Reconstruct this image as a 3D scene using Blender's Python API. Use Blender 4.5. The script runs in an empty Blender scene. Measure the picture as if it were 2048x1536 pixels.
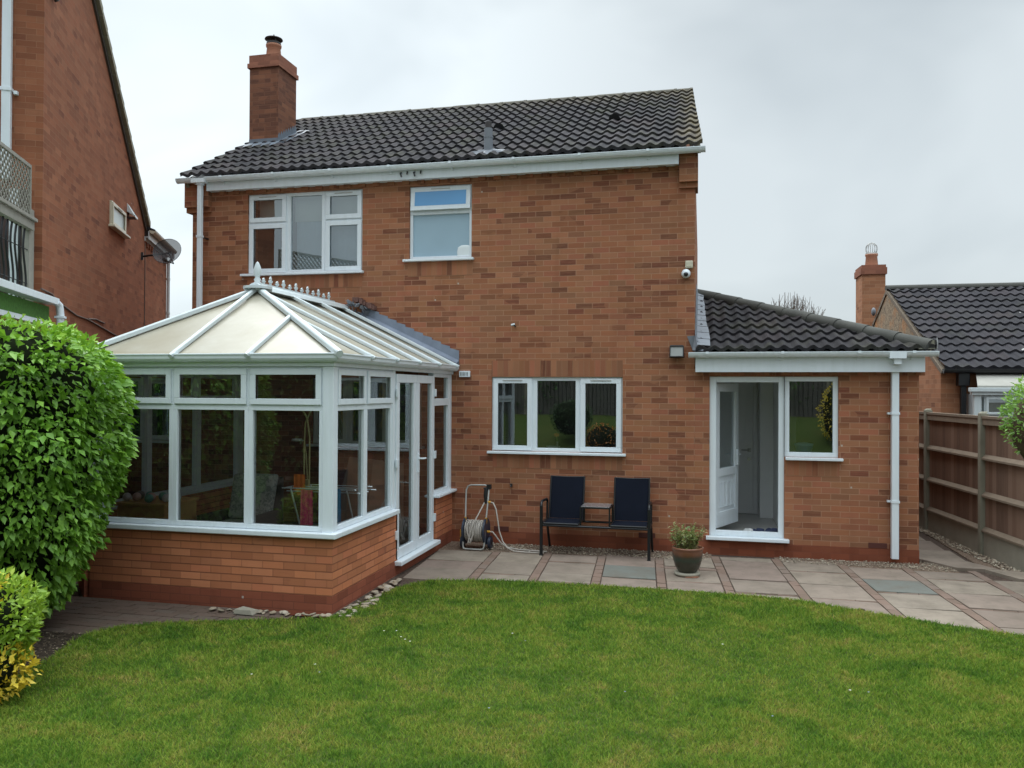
import bpy, math, random
import numpy as np
from mathutils import Vector, Matrix
random.seed(7); RNG = np.random.default_rng(11)
R = math.radians; PI = math.pi
SC = bpy.context.scene; COL = SC.collection

# ---------------------------------------------------------------- camera, sky, sun, exposure
FPX, YAW, PITCH, ROLL = 1620.1, R(-13.127), R(0.4485), R(0.2865)
CAMP = Vector((0.0, -10.911, 2.117))
fw = Vector((math.sin(YAW)*math.cos(PITCH), math.cos(YAW)*math.cos(PITCH), math.sin(PITCH)))
rt = Vector((math.cos(YAW), -math.sin(YAW), 0)); up = rt.cross(fw)
r2 = rt*math.cos(ROLL)+up*math.sin(ROLL); u2 = -rt*math.sin(ROLL)+up*math.cos(ROLL)
cd = bpy.data.cameras.new("camera"); cam = bpy.data.objects.new("camera", cd); COL.objects.link(cam)
cam.matrix_world = Matrix(((r2.x, u2.x, -fw.x, CAMP.x), (r2.y, u2.y, -fw.y, CAMP.y), (r2.z, u2.z, -fw.z, CAMP.z), (0, 0, 0, 1)))
cd.sensor_width = 36; cd.lens = FPX/2048*36; cd.clip_start = .05; cd.clip_end = 3000
SC.camera = cam

SUN_EL, SUN_AZ = R(52), R(-28)       # azimuth from +Y towards +X; the brighter sky is up and left behind the house
world = bpy.data.worlds.new("World"); SC.world = world; world.use_nodes = True
nt = world.node_tree; nt.nodes.clear()
def wn(t, **k):
    n = nt.nodes.new(t)
    for a, b in k.items(): setattr(n, a, b)
    return n
sky = wn('ShaderNodeTexSky', sky_type='NISHITA'); sky.sun_disc = False
sky.sun_elevation = SUN_EL; sky.sun_rotation = SUN_AZ
skm = wn('ShaderNodeVectorMath', operation='SCALE'); skm.inputs[3].default_value = .10
nt.links.new(sky.outputs[0], skm.inputs[0])
tc = wn('ShaderNodeTexCoord'); mp = wn('ShaderNodeMapping'); mp.inputs['Scale'].default_value = (1, 1, 2.2)
nt.links.new(tc.outputs['Generated'], mp.inputs[0])
nz = wn('ShaderNodeTexNoise'); nz.inputs['Scale'].default_value = 1.7; nz.inputs['Detail'].default_value = 4; nz.inputs['Roughness'].default_value = .5; nz.inputs['Distortion'].default_value = .4
nt.links.new(mp.outputs[0], nz.inputs['Vector'])
cr = wn('ShaderNodeValToRGB'); nt.links.new(nz.outputs[0], cr.inputs[0])
cr.color_ramp.elements[0].position = .36; cr.color_ramp.elements[0].color = (.305, .345, .367, 1)
cr.color_ramp.elements[1].position = .62; cr.color_ramp.elements[1].color = (.46, .503, .518, 1)
# brighter cloud where the veiled sun stands
dp = wn('ShaderNodeVectorMath', operation='DOT_PRODUCT')
gd = Vector((math.sin(R(-46))*math.cos(R(20)), math.cos(R(-46))*math.cos(R(20)), math.sin(R(20))))
dp.inputs[1].default_value = gd; nt.links.new(tc.outputs['Generated'], dp.inputs[0])
mr = wn('ShaderNodeMapRange'); mr.inputs[1].default_value = .72; mr.inputs[2].default_value = 1; mr.inputs[3].default_value = 1.0; mr.inputs[4].default_value = 1.42
mr.interpolation_type = 'SMOOTHSTEP'
nt.links.new(dp.outputs['Value'], mr.inputs[0])
ml = wn('ShaderNodeVectorMath', operation='SCALE'); nt.links.new(cr.outputs[0], ml.inputs[0]); nt.links.new(mr.outputs[0], ml.inputs[3])
# overcast skies are brightest overhead
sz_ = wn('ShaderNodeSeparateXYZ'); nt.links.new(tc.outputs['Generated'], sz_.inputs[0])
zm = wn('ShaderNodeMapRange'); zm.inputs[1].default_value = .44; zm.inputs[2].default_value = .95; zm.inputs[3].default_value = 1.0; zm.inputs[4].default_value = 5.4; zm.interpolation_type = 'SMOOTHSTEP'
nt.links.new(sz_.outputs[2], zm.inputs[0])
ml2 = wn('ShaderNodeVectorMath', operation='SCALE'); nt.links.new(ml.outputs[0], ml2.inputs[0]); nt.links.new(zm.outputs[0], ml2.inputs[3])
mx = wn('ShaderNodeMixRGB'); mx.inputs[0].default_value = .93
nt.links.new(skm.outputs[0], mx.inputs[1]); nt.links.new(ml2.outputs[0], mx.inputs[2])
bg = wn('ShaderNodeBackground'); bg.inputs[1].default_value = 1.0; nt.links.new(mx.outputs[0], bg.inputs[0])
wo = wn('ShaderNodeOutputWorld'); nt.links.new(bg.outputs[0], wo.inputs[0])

sl = bpy.data.lights.new("sun", 'SUN'); sl.energy = .8; sl.angle = R(25); sl.color = (1, .97, .92)
sun = bpy.data.objects.new("sun", sl); COL.objects.link(sun)
sd = Vector((math.sin(SUN_AZ)*math.cos(SUN_EL), math.cos(SUN_AZ)*math.cos(SUN_EL), math.sin(SUN_EL)))
sun.rotation_euler = sd.to_track_quat('Z', 'Y').to_euler(); sun.location = (0, 0, 20)
SC.view_settings.view_transform = 'Standard'; SC.view_settings.look = 'None'
SC.view_settings.exposure = 0.65; SC.view_settings.gamma = 1
SC.cycles.use_denoising = True; SC.cycles.max_bounces = 8; SC.cycles.transparent_max_bounces = 16

# ---------------------------------------------------------------- materials
class NM:
    def __init__(s, name):
        s.m = bpy.data.materials.new(name); s.m.use_nodes = True; s.t = s.m.node_tree; s.t.nodes.clear()
        s.out = s.t.nodes.new('ShaderNodeOutputMaterial')
    def n(s, typ, ins=None, **props):
        nd = s.t.nodes.new(typ)
        for a, b in props.items(): setattr(nd, a, b)
        for k, v in (ins or {}).items():
            if isinstance(v, bpy.types.NodeSocket): s.t.links.new(v, nd.inputs[k])
            else: nd.inputs[k].default_value = v
        return nd
    def math(s, op, a, b=0.0, c=None):
        i = {0: a, 1: b}
        if c is not None: i[2] = c
        return s.n('ShaderNodeMath', i, operation=op).outputs[0]
    def mixc(s, f, a, b, mode='MIX'):
        return s.n('ShaderNodeMixRGB', {0: f, 1: a, 2: b}, blend_type=mode).outputs[0]
    def ramp(s, f, stops, interp='LINEAR'):
        nd = s.n('ShaderNodeValToRGB', {0: f}); r = nd.color_ramp; r.interpolation = interp
        while len(r.elements) < len(stops): r.elements.new(.5)
        for e, (p, c) in zip(r.elements, stops): e.position = p; e.color = (*c, 1)
        return nd.outputs[0]
    def noise(s, vec, scale, detail=2, rough=.5, dist=0):
        i = {'Scale': scale, 'Detail': detail, 'Roughness': rough, 'Distortion': dist}
        if vec is not None: i['Vector'] = vec
        return s.n('ShaderNodeTexNoise', i).outputs[0]
    def geo(s): return s.n('ShaderNodeNewGeometry').outputs['Position']
    def uv(s): return s.n('ShaderNodeUVMap').outputs[0]
    def bump(s, h, strength=.3, dist=.01):
        return s.n('ShaderNodeBump', {'Height': h, 'Strength': strength, 'Distance': dist}).outputs[0]
    def fin(s, color, rough=.6, metal=0, normal=None, spec=.5, **kw):
        i = {'Base Color': color, 'Roughness': rough, 'Metallic': metal, 'Specular IOR Level': spec}
        if normal is not None: i['Normal'] = normal
        i.update(kw)
        p = s.n('ShaderNodeBsdfPrincipled', i); s.t.links.new(p.outputs[0], s.out.inputs[0]); return s.m
def c4(c): return (c[0], c[1], c[2], 1)
def lerpc(c, k): return tuple(min(1, x*k) for x in c)
def plain(name, c, rough=.5, metal=0, var=.12, scale=6, bump=0, bs=60, spec=.5):
    m = NM(name); g = m.geo()
    col = m.mixc(m.noise(g, scale, 3), c4(lerpc(c, 1-var)), c4(lerpc(c, 1+var)))
    nrm = m.bump(m.noise(g, bs, 3), bump, .004) if bump else None
    return m.fin(col, rough, metal, nrm, spec)
def pvc(name, c):   # white plastic with faint grime
    m = NM(name); g = m.geo()
    st = m.n('ShaderNodeMapping', {'Vector': g, 'Scale': (9, 9, 1.2)}).outputs[0]
    grime = m.math('MULTIPLY', m.ramp(m.noise(st, 1.6, 5, .65), [(.42, (0, 0, 0)), (.75, (1, 1, 1))]), .45)
    col = m.mixc(grime, c4(c), c4((c[0]*.66, c[1]*.68, c[2]*.62)))
    col = m.mixc(m.noise(g, 1.1, 2), col, c4(lerpc(c, .93)))
    return m.fin(col, .32, spec=.45)
PVC = pvc('white_pvc', (.76, .825, .88)); PVC_OLD = pvc('weathered_white_pvc', (.60, .66, .68)); CREAM = pvc('cream_paint', (.60, .56, .44))

def brick_mat(name, cols, mortar, dark=((.17, .055, .035), (.10, .035, .025)), darkp=.20, soldier=False, jw=.12, streak=.5, cluster=True, bw=.225, bh=.075, bumpk=.5, stain=.25, mk=.62, pk=1.0):
    m = NM(name); uv = m.uv(); sp = m.n('ShaderNodeSeparateXYZ', {0: uv}); u, v = sp.outputs[0], sp.outputs[1]
    if soldier: u, v = m.math('SUBTRACT', v, m.n('ShaderNodeAttribute', attribute_name='rnd').outputs['Fac']), u
    rv = m.math('DIVIDE', v, bh); row = m.math('FLOOR', rv); fv = m.math('FRACT', rv)
    off = 0.0 if soldier else m.math('MULTIPLY', m.math('MODULO', row, 2), .5)
    ru = m.math('ADD', m.math('DIVIDE', u, bw), off); colm = m.math('FLOOR', ru); fu = m.math('FRACT', ru)
    cell = m.n('ShaderNodeCombineXYZ', {0: colm, 1: row, 2: 3.3}).outputs[0]
    w = m.n('ShaderNodeTexWhiteNoise', {'Vector': cell}, noise_dimensions='3D')
    ws = m.n('ShaderNodeSeparateColor', {0: w.outputs['Color']})
    base = m.ramp(ws.outputs[0], [(i/(len(cols)-1), c) for i, c in enumerate(cols)])
    big = m.noise(uv, .9, 3, .6)
    # fine drag-face streaks inside every brick
    stv = m.n('ShaderNodeMapping', {'Vector': uv, 'Scale': (3.5, 42, 1) if not soldier else (42, 3.5, 1)}).outputs[0]
    stn = m.noise(stv, 1.0, 4, .7)
    base = m.mixc(m.math('MULTIPLY', stn, .5), base, c4(lerpc(cols[0], .62)))
    base = m.mixc(1.0, base, m.ramp(ws.outputs[1], [(0, (.80, .80, .82)), (.5, (1.0, 1.0, 1.0)), (1, (1.14, 1.12, 1.10))]), 'MULTIPLY')
    if darkp > 0:
        pth = m.n('ShaderNodeMapRange', {0: big, 1: .38, 2: .66, 3: darkp*.25, 4: darkp*2.6}).outputs[0] if cluster else darkp
        isd = m.math('LESS_THAN', ws.outputs[1], pth)
        dcol = m.ramp(ws.outputs[2], [(0, dark[0]), (1, dark[1])])
        # dark colour fades toward the ends of the brick, as fired
        edge = m.math('MULTIPLY', m.ramp(stn, [(.36, (.25,)*3), (.56, (1,)*3)]), isd)
        base = m.mixc(m.math('MULTIPLY', edge, m.math('ADD', .28, m.math('MULTIPLY', ws.outputs[0], .5))), base, dcol)
    mu = m.math('MULTIPLY', m.math('LESS_THAN', fu, jw*.34), pk); mv = m.math('LESS_THAN', fv, jw)
    mm = m.math('MAXIMUM', mu, mv)
    col = m.mixc(m.math('MULTIPLY', mm, mk), base, c4(mortar))
    # weathering washes
    dirt = m.ramp(m.noise(m.geo(), .7, 4, .6), [(.35, (0, 0, 0)), (.75, (1, 1, 1))])
    col = m.mixc(m.math('MULTIPLY', dirt, stain), col, c4(lerpc(cols[0], .55)))
    run = m.ramp(m.noise(m.n('ShaderNodeMapping', {'Vector': uv, 'Scale': (5, .45, 1)}).outputs[0], 1.0, 4, .6), [(.52, (0,)*3), (.72, (1,)*3)])
    col = m.mixc(m.math('MULTIPLY', run, stain*.9), col, c4(lerpc((cols[0][0], cols[0][1]*.95, cols[0][2]*.9), .5)))
    spk = m.math('GREATER_THAN', m.n('ShaderNodeTexWhiteNoise', {'Vector': m.n('ShaderNodeCombineXYZ', {0: colm, 1: row, 2: 9.1}).outputs[0]}, noise_dimensions='3D').outputs[0], .996)
    nearc = m.math('MULTIPLY', m.math('LESS_THAN', m.math('ABSOLUTE', m.math('SUBTRACT', fu, .1)), .045), m.math('LESS_THAN', m.math('ABSOLUTE', m.math('SUBTRACT', fv, .2)), .15))
    col = m.mixc(m.math('MULTIPLY', m.math('MULTIPLY', spk, nearc), .8), col, (.5, .47, .42, 1))
    h = m.math('SUBTRACT', m.math('MULTIPLY', stn, .5), mm)
    return m.fin(col, .9, normal=m.bump(h, bumpk, .006), spec=.2)
BR_COLS = [(.335, .155, .080), (.345, .130, .068), (.40, .175, .098), (.30, .142, .080), (.38, .135, .082), (.355, .162, .084)]
BRICK = brick_mat('orange_brick', BR_COLS, (.44, .26, .17))
BRICK_SOL = brick_mat('soldier_brick', BR_COLS, (.30, .17, .10), soldier=True, darkp=.10, cluster=False)
BRICK_RED = brick_mat('red_plinth_brick', [(.27, .082, .044), (.23, .07, .038), (.30, .10, .055)], (.20, .075, .05), darkp=0, jw=.09, stain=.35)
BRICK_CON = brick_mat('smooth_orange_brick', [(.62, .235, .115), (.57, .205, .10), (.68, .27, .14), (.58, .195, .105)], (.22, .085, .05), darkp=.02, dark=((.3, .12, .08), (.28, .1, .06)), jw=.14, bumpk=.8, mk=.9, pk=.4)
BRICK_NEI = brick_mat('neighbour_brick', [(.31, .122, .066), (.28, .102, .054), (.34, .142, .078)], (.32, .165, .10), darkp=.03, jw=.09)
BRICK_RGT = brick_mat('pale_orange_brick', [(.42, .20, .11), (.38, .17, .09), (.46, .23, .13)], (.40, .24, .15), darkp=.02)
BRICK_CHI = brick_mat('chimney_brick', [(.24, .105, .062), (.20, .085, .055), (.27, .12, .07)], (.20, .10, .065), dark=((.10, .045, .036), (.07, .034, .03)), darkp=.32, stain=.5, mk=.8)
BRICK_CAP = brick_mat('chimney_cap_brick', [(.33, .145, .095), (.29, .12, .08)], (.28, .12, .08), darkp=0)
BRICK_DK = plain('air_brick_clay', (.09, .025, .018), .8)
AIRB = BRICK_DK
FLINT = NM('rough_gable_mortar')
_g = FLINT.geo(); _n = FLINT.noise(_g, 14, 5, .75); _l = FLINT.noise(_g, 2.5, 3)
_c = FLINT.ramp(_n, [(.3, (.06, .045, .03)), (.5, (.28, .21, .14)), (.75, (.42, .33, .22))]); _c = FLINT.mixc(FLINT.ramp(_l, [(.5, (0, 0, 0)), (.7, (1, 1, 1))]), _c, (.42, .20, .08, 1))
FLINT = FLINT.fin(_c, .95, normal=FLINT.bump(_n, 1, .02))

def tile_mat(name, c, moss=.15, lichen=.0, drop=.0):
    m = NM(name); uv = m.uv(); sp = m.n('ShaderNodeSeparateXYZ', {0: uv})
    a = m.math('FLOOR', sp.outputs[0]); b = m.math('FLOOR', sp.outputs[1]); fb = m.math('FRACT', sp.outputs[1])
    w = m.n('ShaderNodeTexWhiteNoise', {'Vector': m.n('ShaderNodeCombineXYZ', {0: a, 1: b}).outputs[0]}, noise_dimensions='3D').outputs[0]
    g = m.geo(); fine = m.noise(g, 40, 4, .7)
    col = m.ramp(w, [(0, lerpc(c, .72)), (.5, c), (.85, lerpc((c[0]*1.06, c[1], c[2]*.98), 1.25)), (1, (c[0]*1.25, c[1]*1.05, c[2]*1.0))])
    col = m.mixc(m.math('MULTIPLY', fine, .45), col, c4(lerpc(c, 1.7)))
    mo = m.math('MULTIPLY', m.ramp(m.noise(g, 2.2, 5, .7), [(.5, (0, 0, 0)), (.68, (1, 1, 1))]), moss)
    col = m.mixc(mo, col, (.085, .088, .05, 1))
    if lichen:
        top = m.n('ShaderNodeMapRange', {0: sp.outputs[1], 1: 9.5, 2: 13.4, 3: 0.0, 4: .95}).outputs[0]
        gx = m.n('ShaderNodeSeparateXYZ', {0: g}).outputs[0]
        rg = m.n('ShaderNodeMapRange', {0: gx, 1: -4.5, 2: -.4, 3: .25, 4: 1.0}).outputs[0]
        ed = m.n('ShaderNodeMapRange', {0: gx, 1: -.42, 2: -.12, 3: 0.0, 4: .8}).outputs[0]
        k = m.math('MAXIMUM', m.math('MULTIPLY', top, rg), ed)
        k = m.math('MULTIPLY', k, m.ramp(m.noise(g, 5, 5, .7), [(.36, (0, 0, 0)), (.6, (1, 1, 1))]))
        col = m.mixc(m.math('MULTIPLY', k, lichen), col, m.ramp(m.noise(g, 9, 3), [(.4, (.17, .135, .06)), (.6, (.20, .17, .115))]))
    if drop:
        vo = m.n('ShaderNodeTexVoronoi', {'Vector': m.n('ShaderNodeMapping', {'Vector': g, 'Scale': (1, .6, 1)}).outputs[0], 'Scale': 3.6})
        d = m.math('LESS_THAN', vo.outputs[0], m.n('ShaderNodeMapRange', {0: m.n('ShaderNodeSeparateColor', {0: vo.outputs[1]}).outputs[0], 1: .55, 2: 1, 3: 0, 4: .11}).outputs[0])
        col = m.mixc(m.math('MULTIPLY', d, drop), col, (.42, .42, .40, 1))
    return m.fin(col, .9, normal=m.bump(fine, .25, .004), spec=.15)
TILE = tile_mat('grey_concrete_tile', (.040, .038, .042), .35, .95)
TILE_X = tile_mat('dark_concrete_tile', (.028, .026, .029), .3, 0, .7)
TILE_R = tile_mat('dark_grey_concrete_tile', (.031, .030, .035), .15, 0, .8)
RIDGE = plain('mossy_ridge_tile', (.052, .052, .045), .85, var=.6, scale=3, bump=.3)
RIDGE_OLD = plain('weathered_ridge_tile', (.10, .092, .07), .9, var=.7, scale=4, bump=.4)
LEAD = plain('lead_flashing', (.125, .15, .185), .6, .0, var=.35, scale=7, bump=.3, bs=15)
LEAD_L = plain('pale_lead', (.17, .185, .21), .65, 0, var=.3, scale=7, bump=.4, bs=15)
TERRA = plain('terracotta', (.36, .165, .10), .8, var=.25)
BLACKP = plain('black_plastic', (.012, .013, .015), .4)
DARKM = plain('dark_metal', (.05, .045, .045), .5, .5)
STEEL = plain('brushed_metal', (.5, .5, .5), .35, .8)
GREYP = plain('grey_tube_paint', (.42, .42, .40), .4, .3)

def glass_mat(name, base=.20, tint=(.86, .92, .95), dirt=.010, clear=(.80, .84, .83)):
    m = NM(name)
    fr = m.n('ShaderNodeFresnel', {'IOR': 1.5}).outputs[0]
    f = m.math('MINIMUM', m.math('ADD', m.math('MULTIPLY', fr, 1.0), base-.04), 1.0)
    # very slight waviness of real sealed units
    nrm = m.bump(m.noise(m.geo(), 1.3, 1), .06, .02)
    gl = m.n('ShaderNodeBsdfGlossy', {'Color': c4(tint), 'Roughness': .0, 'Normal': nrm})
    tr = m.n('ShaderNodeBsdfTransparent', {'Color': c4(clear)})
    df = m.n('ShaderNodeBsdfDiffuse', {'Color': (.45, .5, .5, 1)})
    a = m.n('ShaderNodeMixShader', {0: f, 1: tr.outputs[0], 2: gl.outputs[0]})
    b = m.n('ShaderNodeMixShader', {0: m.math('MULTIPLY', m.noise(m.geo(), 3, 4), dirt*2), 1: a.outputs[0], 2: df.outputs[0]})
    m.t.links.new(b.outputs[0], m.out.inputs[0]); return m.m
GLASS = glass_mat('window_glass', .27)
GLASS_C = glass_mat('conservatory_glass', .12, clear=(.84, .87, .86))
def frosted(name, c):
    m = NM(name); g = m.geo(); col = m.mixc(m.noise(g, 2, 2), c4(lerpc(c, .9)), c4(lerpc(c, 1.1)))
    return m.fin(col, .28, normal=m.bump(m.noise(g, 120, 2), .3, .002), spec=.8)
FROST = frosted('obscure_glass', (.30, .43, .52)); FROST_B = frosted('painted_sky_obscure_glass', (.10, .32, .62))  # blue put into the bathroom panes' colour in place of reflected sky
BLIND = plain('pale_roller_blind', (.62, .66, .62), .8, var=.05); SKY_SHEET = plain('sky_reflection_sheet', (.46, .56, .64), .9, var=.08)
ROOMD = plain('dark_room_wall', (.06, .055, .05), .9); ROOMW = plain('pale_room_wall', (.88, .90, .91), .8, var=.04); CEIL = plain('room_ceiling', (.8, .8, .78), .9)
FLOORT = plain('grey_tile_floor', (.5, .49, .47), .25, var=.1, scale=2)
WOODN = plain('pine_wood', (.62, .34, .13), .5, var=.2, scale=12)
GOLD = plain('brass_tube', (.60, .52, .26), .4, .2)

def poly_roof_mat():
    m = NM('polycarbonate_sheet'); g = m.geo(); sp = m.n('ShaderNodeSeparateXYZ', {0: g}); z = sp.outputs[2]
    n = m.noise(g, 2.0, 5, .65); st = m.noise(m.n('ShaderNodeMapping', {'Vector': g, 'Scale': (7, 7, 2)}).outputs[0], 1.5, 4, .7)
    col = m.ramp(n, [(.3, (.29, .26, .19)), (.52, (.33, .305, .24)), (.75, (.39, .375, .32))])
    edge = m.n('ShaderNodeMapRange', {0: z, 1: 2.445, 2: 2.50, 3: 1.0, 4: 0.0}).outputs[0]
    col = m.mixc(m.math('MULTIPLY', edge, m.ramp(st, [(.35, (.2,)*3), (.6, (1,)*3)])), col, (.26, .22, .12, 1))
    col = m.mixc(m.math('MULTIPLY', m.ramp(st, [(.55, (0,)*3), (.75, (1,)*3)]), .25), col, (.36, .34, .24, 1))
    m.fin(col, .35, spec=.45); p = [n for n in m.t.nodes if n.type == 'BSDF_PRINCIPLED'][0]
    t = m.n('ShaderNodeBsdfTranslucent', {'Color': (.85, .82, .7, 1)}); x = m.n('ShaderNodeMixShader', {0: .045, 1: p.outputs[0], 2: t.outputs[0]}); m.t.links.new(x.outputs[0], m.out.inputs[0]); return m.m
POLYC = poly_roof_mat()

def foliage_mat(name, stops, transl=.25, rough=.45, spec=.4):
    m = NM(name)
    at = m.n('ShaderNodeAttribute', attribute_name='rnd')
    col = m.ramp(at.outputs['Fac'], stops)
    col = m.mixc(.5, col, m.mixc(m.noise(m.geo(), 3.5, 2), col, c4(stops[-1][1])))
    p = m.n('ShaderNodeBsdfPrincipled', {'Base Color': col, 'Roughness': rough, 'Specular IOR Level': spec})
    t = m.n('ShaderNodeBsdfTranslucent', {'Color': m.mixc(1.0, col, (1.3, 1.25, .7, 1), 'MULTIPLY')})
    x = m.n('ShaderNodeMixShader', {0: transl, 1: p.outputs[0], 2: t.outputs[0]}); m.t.links.new(x.outputs[0], m.out.inputs[0]); return m.m
LEAF_HEDGE = foliage_mat('hedge_leaf', [(0, (.05, .15, .018)), (.5, (.12, .30, .032)), (.85, (.23, .45, .05)), (1, (.36, .58, .09))])
LEAF_EUO = foliage_mat('euonymus_leaf', [(0, (.06, .18, .025)), (.6, (.18, .40, .05)), (.85, (.32, .55, .07)), (1, (.6, .62, .08))])
LEAF_YEL = foliage_mat('yellow_leaf', [(0, (.50, .38, .03)), (1, (.80, .62, .07))])
LEAF_TOP = foliage_mat('topiary_leaf', [(0, (.10, .22, .05)), (.6, (.22, .40, .10)), (1, (.38, .58, .18))])
LEAF_DARK = foliage_mat('dark_leaf', [(0, (.015, .04, .012)), (1, (.05, .11, .03))])
LEAF_MID = foliage_mat('mid_leaf', [(0, (.03, .08, .02)), (1, (.09, .18, .045))])
LEAF_POT = foliage_mat('pot_plant_leaf', [(0, (.08, .17, .05)), (.6, (.20, .30, .08)), (1, (.34, .28, .14))])
LEAF_ORG = foliage_mat('orange_leaf', [(0, (.30, .10, .02)), (1, (.5, .2, .03))])
TWIG = plain('bare_twig', (.12, .09, .07), .9); BARK = plain('bark', (.10, .07, .045), .95, var=.4, scale=20, bump=.5)

def ground_noise(name, stops, scale, bump=.5, rough=.95, d=6):
    m = NM(name); g = m.geo(); n = m.noise(g, scale, d, .7); return m.fin(m.ramp(n, stops), rough, normal=m.bump(n, bump, .01), spec=.2)
SOIL = ground_noise('dark_soil', [(.35, (.012, .009, .006)), (.55, (.045, .032, .022)), (.72, (.13, .10, .075))], 22)
GRAVELB = ground_noise('gravel_bed', [(.3, (.05, .035, .025)), (.5, (.17, .12, .09)), (.7, (.34, .27, .2))], 45, 1)
JOINT = ground_noise('dark_joint', [(.3, (.03, .022, .018)), (.7, (.13, .09, .07))], 40)
LAWNC = NM('lawn_soil'); _g = LAWNC.geo(); _a = LAWNC.noise(_g, 1.1, 5, .65); _b = LAWNC.noise(_g, 60, 3)
_c = LAWNC.ramp(_a, [(.3, (.030, .062, .010)), (.5, (.050, .078, .014)), (.7, (.085, .085, .022))])
LAWNC = LAWNC.fin(LAWNC.mixc(.5, _c, LAWNC.mixc(_b, (.012, .022, .006, 1), (.09, .11, .03, 1))), 1, spec=.1)
GRASSB = NM('grass_blade'); _g = GRASSB.geo(); _at = GRASSB.n('ShaderNodeAttribute', attribute_name='rnd').outputs['Fac']
_flat = GRASSB.n('ShaderNodeMapping', {'Vector': _g, 'Scale': (1, 1, 0)}).outputs[0]
_p = GRASSB.noise(_flat, 2.3, 6, .72, .6)
_k = GRASSB.math('ADD', GRASSB.math('MULTIPLY', _at, .42), GRASSB.math('SUBTRACT', GRASSB.math('MULTIPLY', _p, 1.9), .62))
_c = GRASSB.ramp(_k, [(.12, (.045, .125, .018)), (.38, (.118, .225, .026)), (.62, (.205, .295, .038)), (.87, (.31, .30, .065)), (1.0, (.40, .30, .11))])
_pp = GRASSB.n('ShaderNodeBsdfPrincipled', {'Base Color': _c, 'Roughness': .7, 'Specular IOR Level': .08})
_tt = GRASSB.n('ShaderNodeBsdfTranslucent', {'Color': _c})
_x = GRASSB.n('ShaderNodeMixShader', {0: .3, 1: _pp.outputs[0], 2: _tt.outputs[0]}); GRASSB.t.links.new(_x.outputs[0], GRASSB.out.inputs[0]); GRASSB = GRASSB.m

def slab_mat():
    m = NM('paving_slab'); g = m.geo(); oi = m.n('ShaderNodeAttribute', attribute_name='rnd').outputs['Fac']
    col = m.ramp(oi, [(0, (.215, .165, .135)), (.3, (.27, .225, .18)), (.6, (.29, .24, .19)), (.9, (.24, .18, .15)), (.93, (.165, .175, .155)), (1, (.155, .165, .148))])
    n = m.noise(g, 3.5, 6, .65); col = m.mixc(m.math('MULTIPLY', m.ramp(n, [(.42, (0,)*3), (.68, (1,)*3)]), .6), col, (.13, .105, .08, 1)); n3 = m.noise(g, 9, 5, .7); col = m.mixc(m.math('MULTIPLY', m.ramp(n3, [(.58, (0,)*3), (.68, (1,)*3)]), .45), col, (.10, .095, .06, 1))
    f = m.noise(g, 70, 3); col = m.mixc(m.math('MULTIPLY', f, .2), col, (.15, .12, .1, 1))
    return m.fin(col, .85, normal=m.bump(m.noise(g, 25, 4), .25, .005), spec=.3)
SLAB = slab_mat()
def paver_mat(name='brick_paver', k=1.0):
    m = NM(name); g = m.geo(); oi = m.n('ShaderNodeAttribute', attribute_name='rnd').outputs['Fac']
    col = m.ramp(oi, [(0, lerpc((.18, .12, .09), k)), (.5, lerpc((.235, .152, .118), k)), (1, lerpc((.21, .16, .13), k))])
    n = m.noise(g, 9, 5, .7); col = m.mixc(m.math('MULTIPLY', n, .5), col, (.10, .075, .055, 1))
    return m.fin(col, .9, normal=m.bump(m.noise(g, 50, 3), .3, .004))
PAVER = paver_mat(); PAVER_D = paver_mat('dark_brick_paver', .5)
CONC = plain('concrete', (.27, .25, .20), .9, var=.25, scale=4, bump=.3)
CONC_D = plain('mossy_concrete', (.20, .19, .145), .9, var=.4, scale=3, bump=.3)
def fence_mat():
    m = NM('fence_timber'); uv = m.uv(); g = m.geo()
    sp = m.n('ShaderNodeSeparateXYZ', {0: uv}); b = m.math('FLOOR', m.math('DIVIDE', sp.outputs[0], .10))
    w = m.n('ShaderNodeTexWhiteNoise', {'Vector': m.n('ShaderNodeCombineXYZ', {0: b}).outputs[0]}, noise_dimensions='3D').outputs[0]
    gr = m.noise(m.n('ShaderNodeMapping', {'Vector': uv, 'Scale': (60, 2.5, 1)}).outputs[0], 1, 4, .7)
    col = m.ramp(w, [(0, (.065, .028, .018)), (.5, (.16, .078, .050)), (1, (.27, .165, .12))])
    col = m.mixc(gr, col, (.20, .13, .095, 1)); col = m.mixc(m.math('MULTIPLY', m.noise(g, 1.2, 3), .3), col, (.20, .15, .12, 1))
    return m.fin(col, .9, normal=m.bump(gr, .4, .004), spec=.2)
FENCEW = fence_mat(); RAILW = plain('weathered_rail', (.19, .145, .105), .9, var=.25, scale=9)
GREYWOOD = plain('grey_weathered_wood', (.30, .29, .255), .9, var=.2, scale=12)
FABRIC = plain('navy_mesh_fabric', (.0075, .010, .019), .85, var=.2, bump=.3, bs=300, spec=.12)
FRAMEB = plain('black_powder_coat', (.007, .008, .010), .4)
TABLEG = plain('smoked_table_glass', (.20, .19, .20), .08, spec=.9)
GLAZE = NM('green_brown_glaze'); _g = GLAZE.geo(); _z = GLAZE.n('ShaderNodeSeparateXYZ', {0: _g}).outputs[2]
_z2 = GLAZE.math('ADD', _z, GLAZE.math('MULTIPLY', GLAZE.noise(_g, 14, 2), .03))
GLAZE = GLAZE.fin(GLAZE.ramp(_z2, [(.05, (.035, .034, .022)), (.17, (.040, .040, .028)), (.205, (.028, .045, .030)), (.24, (.045, .036, .022)), (.268, (.13, .055, .028)), (.30, (.19, .08, .045))]), .22, spec=.6)
STONE = NM('cobble_stone'); _g = STONE.geo(); _oi = STONE.n('ShaderNodeObjectInfo').outputs['Random']
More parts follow.
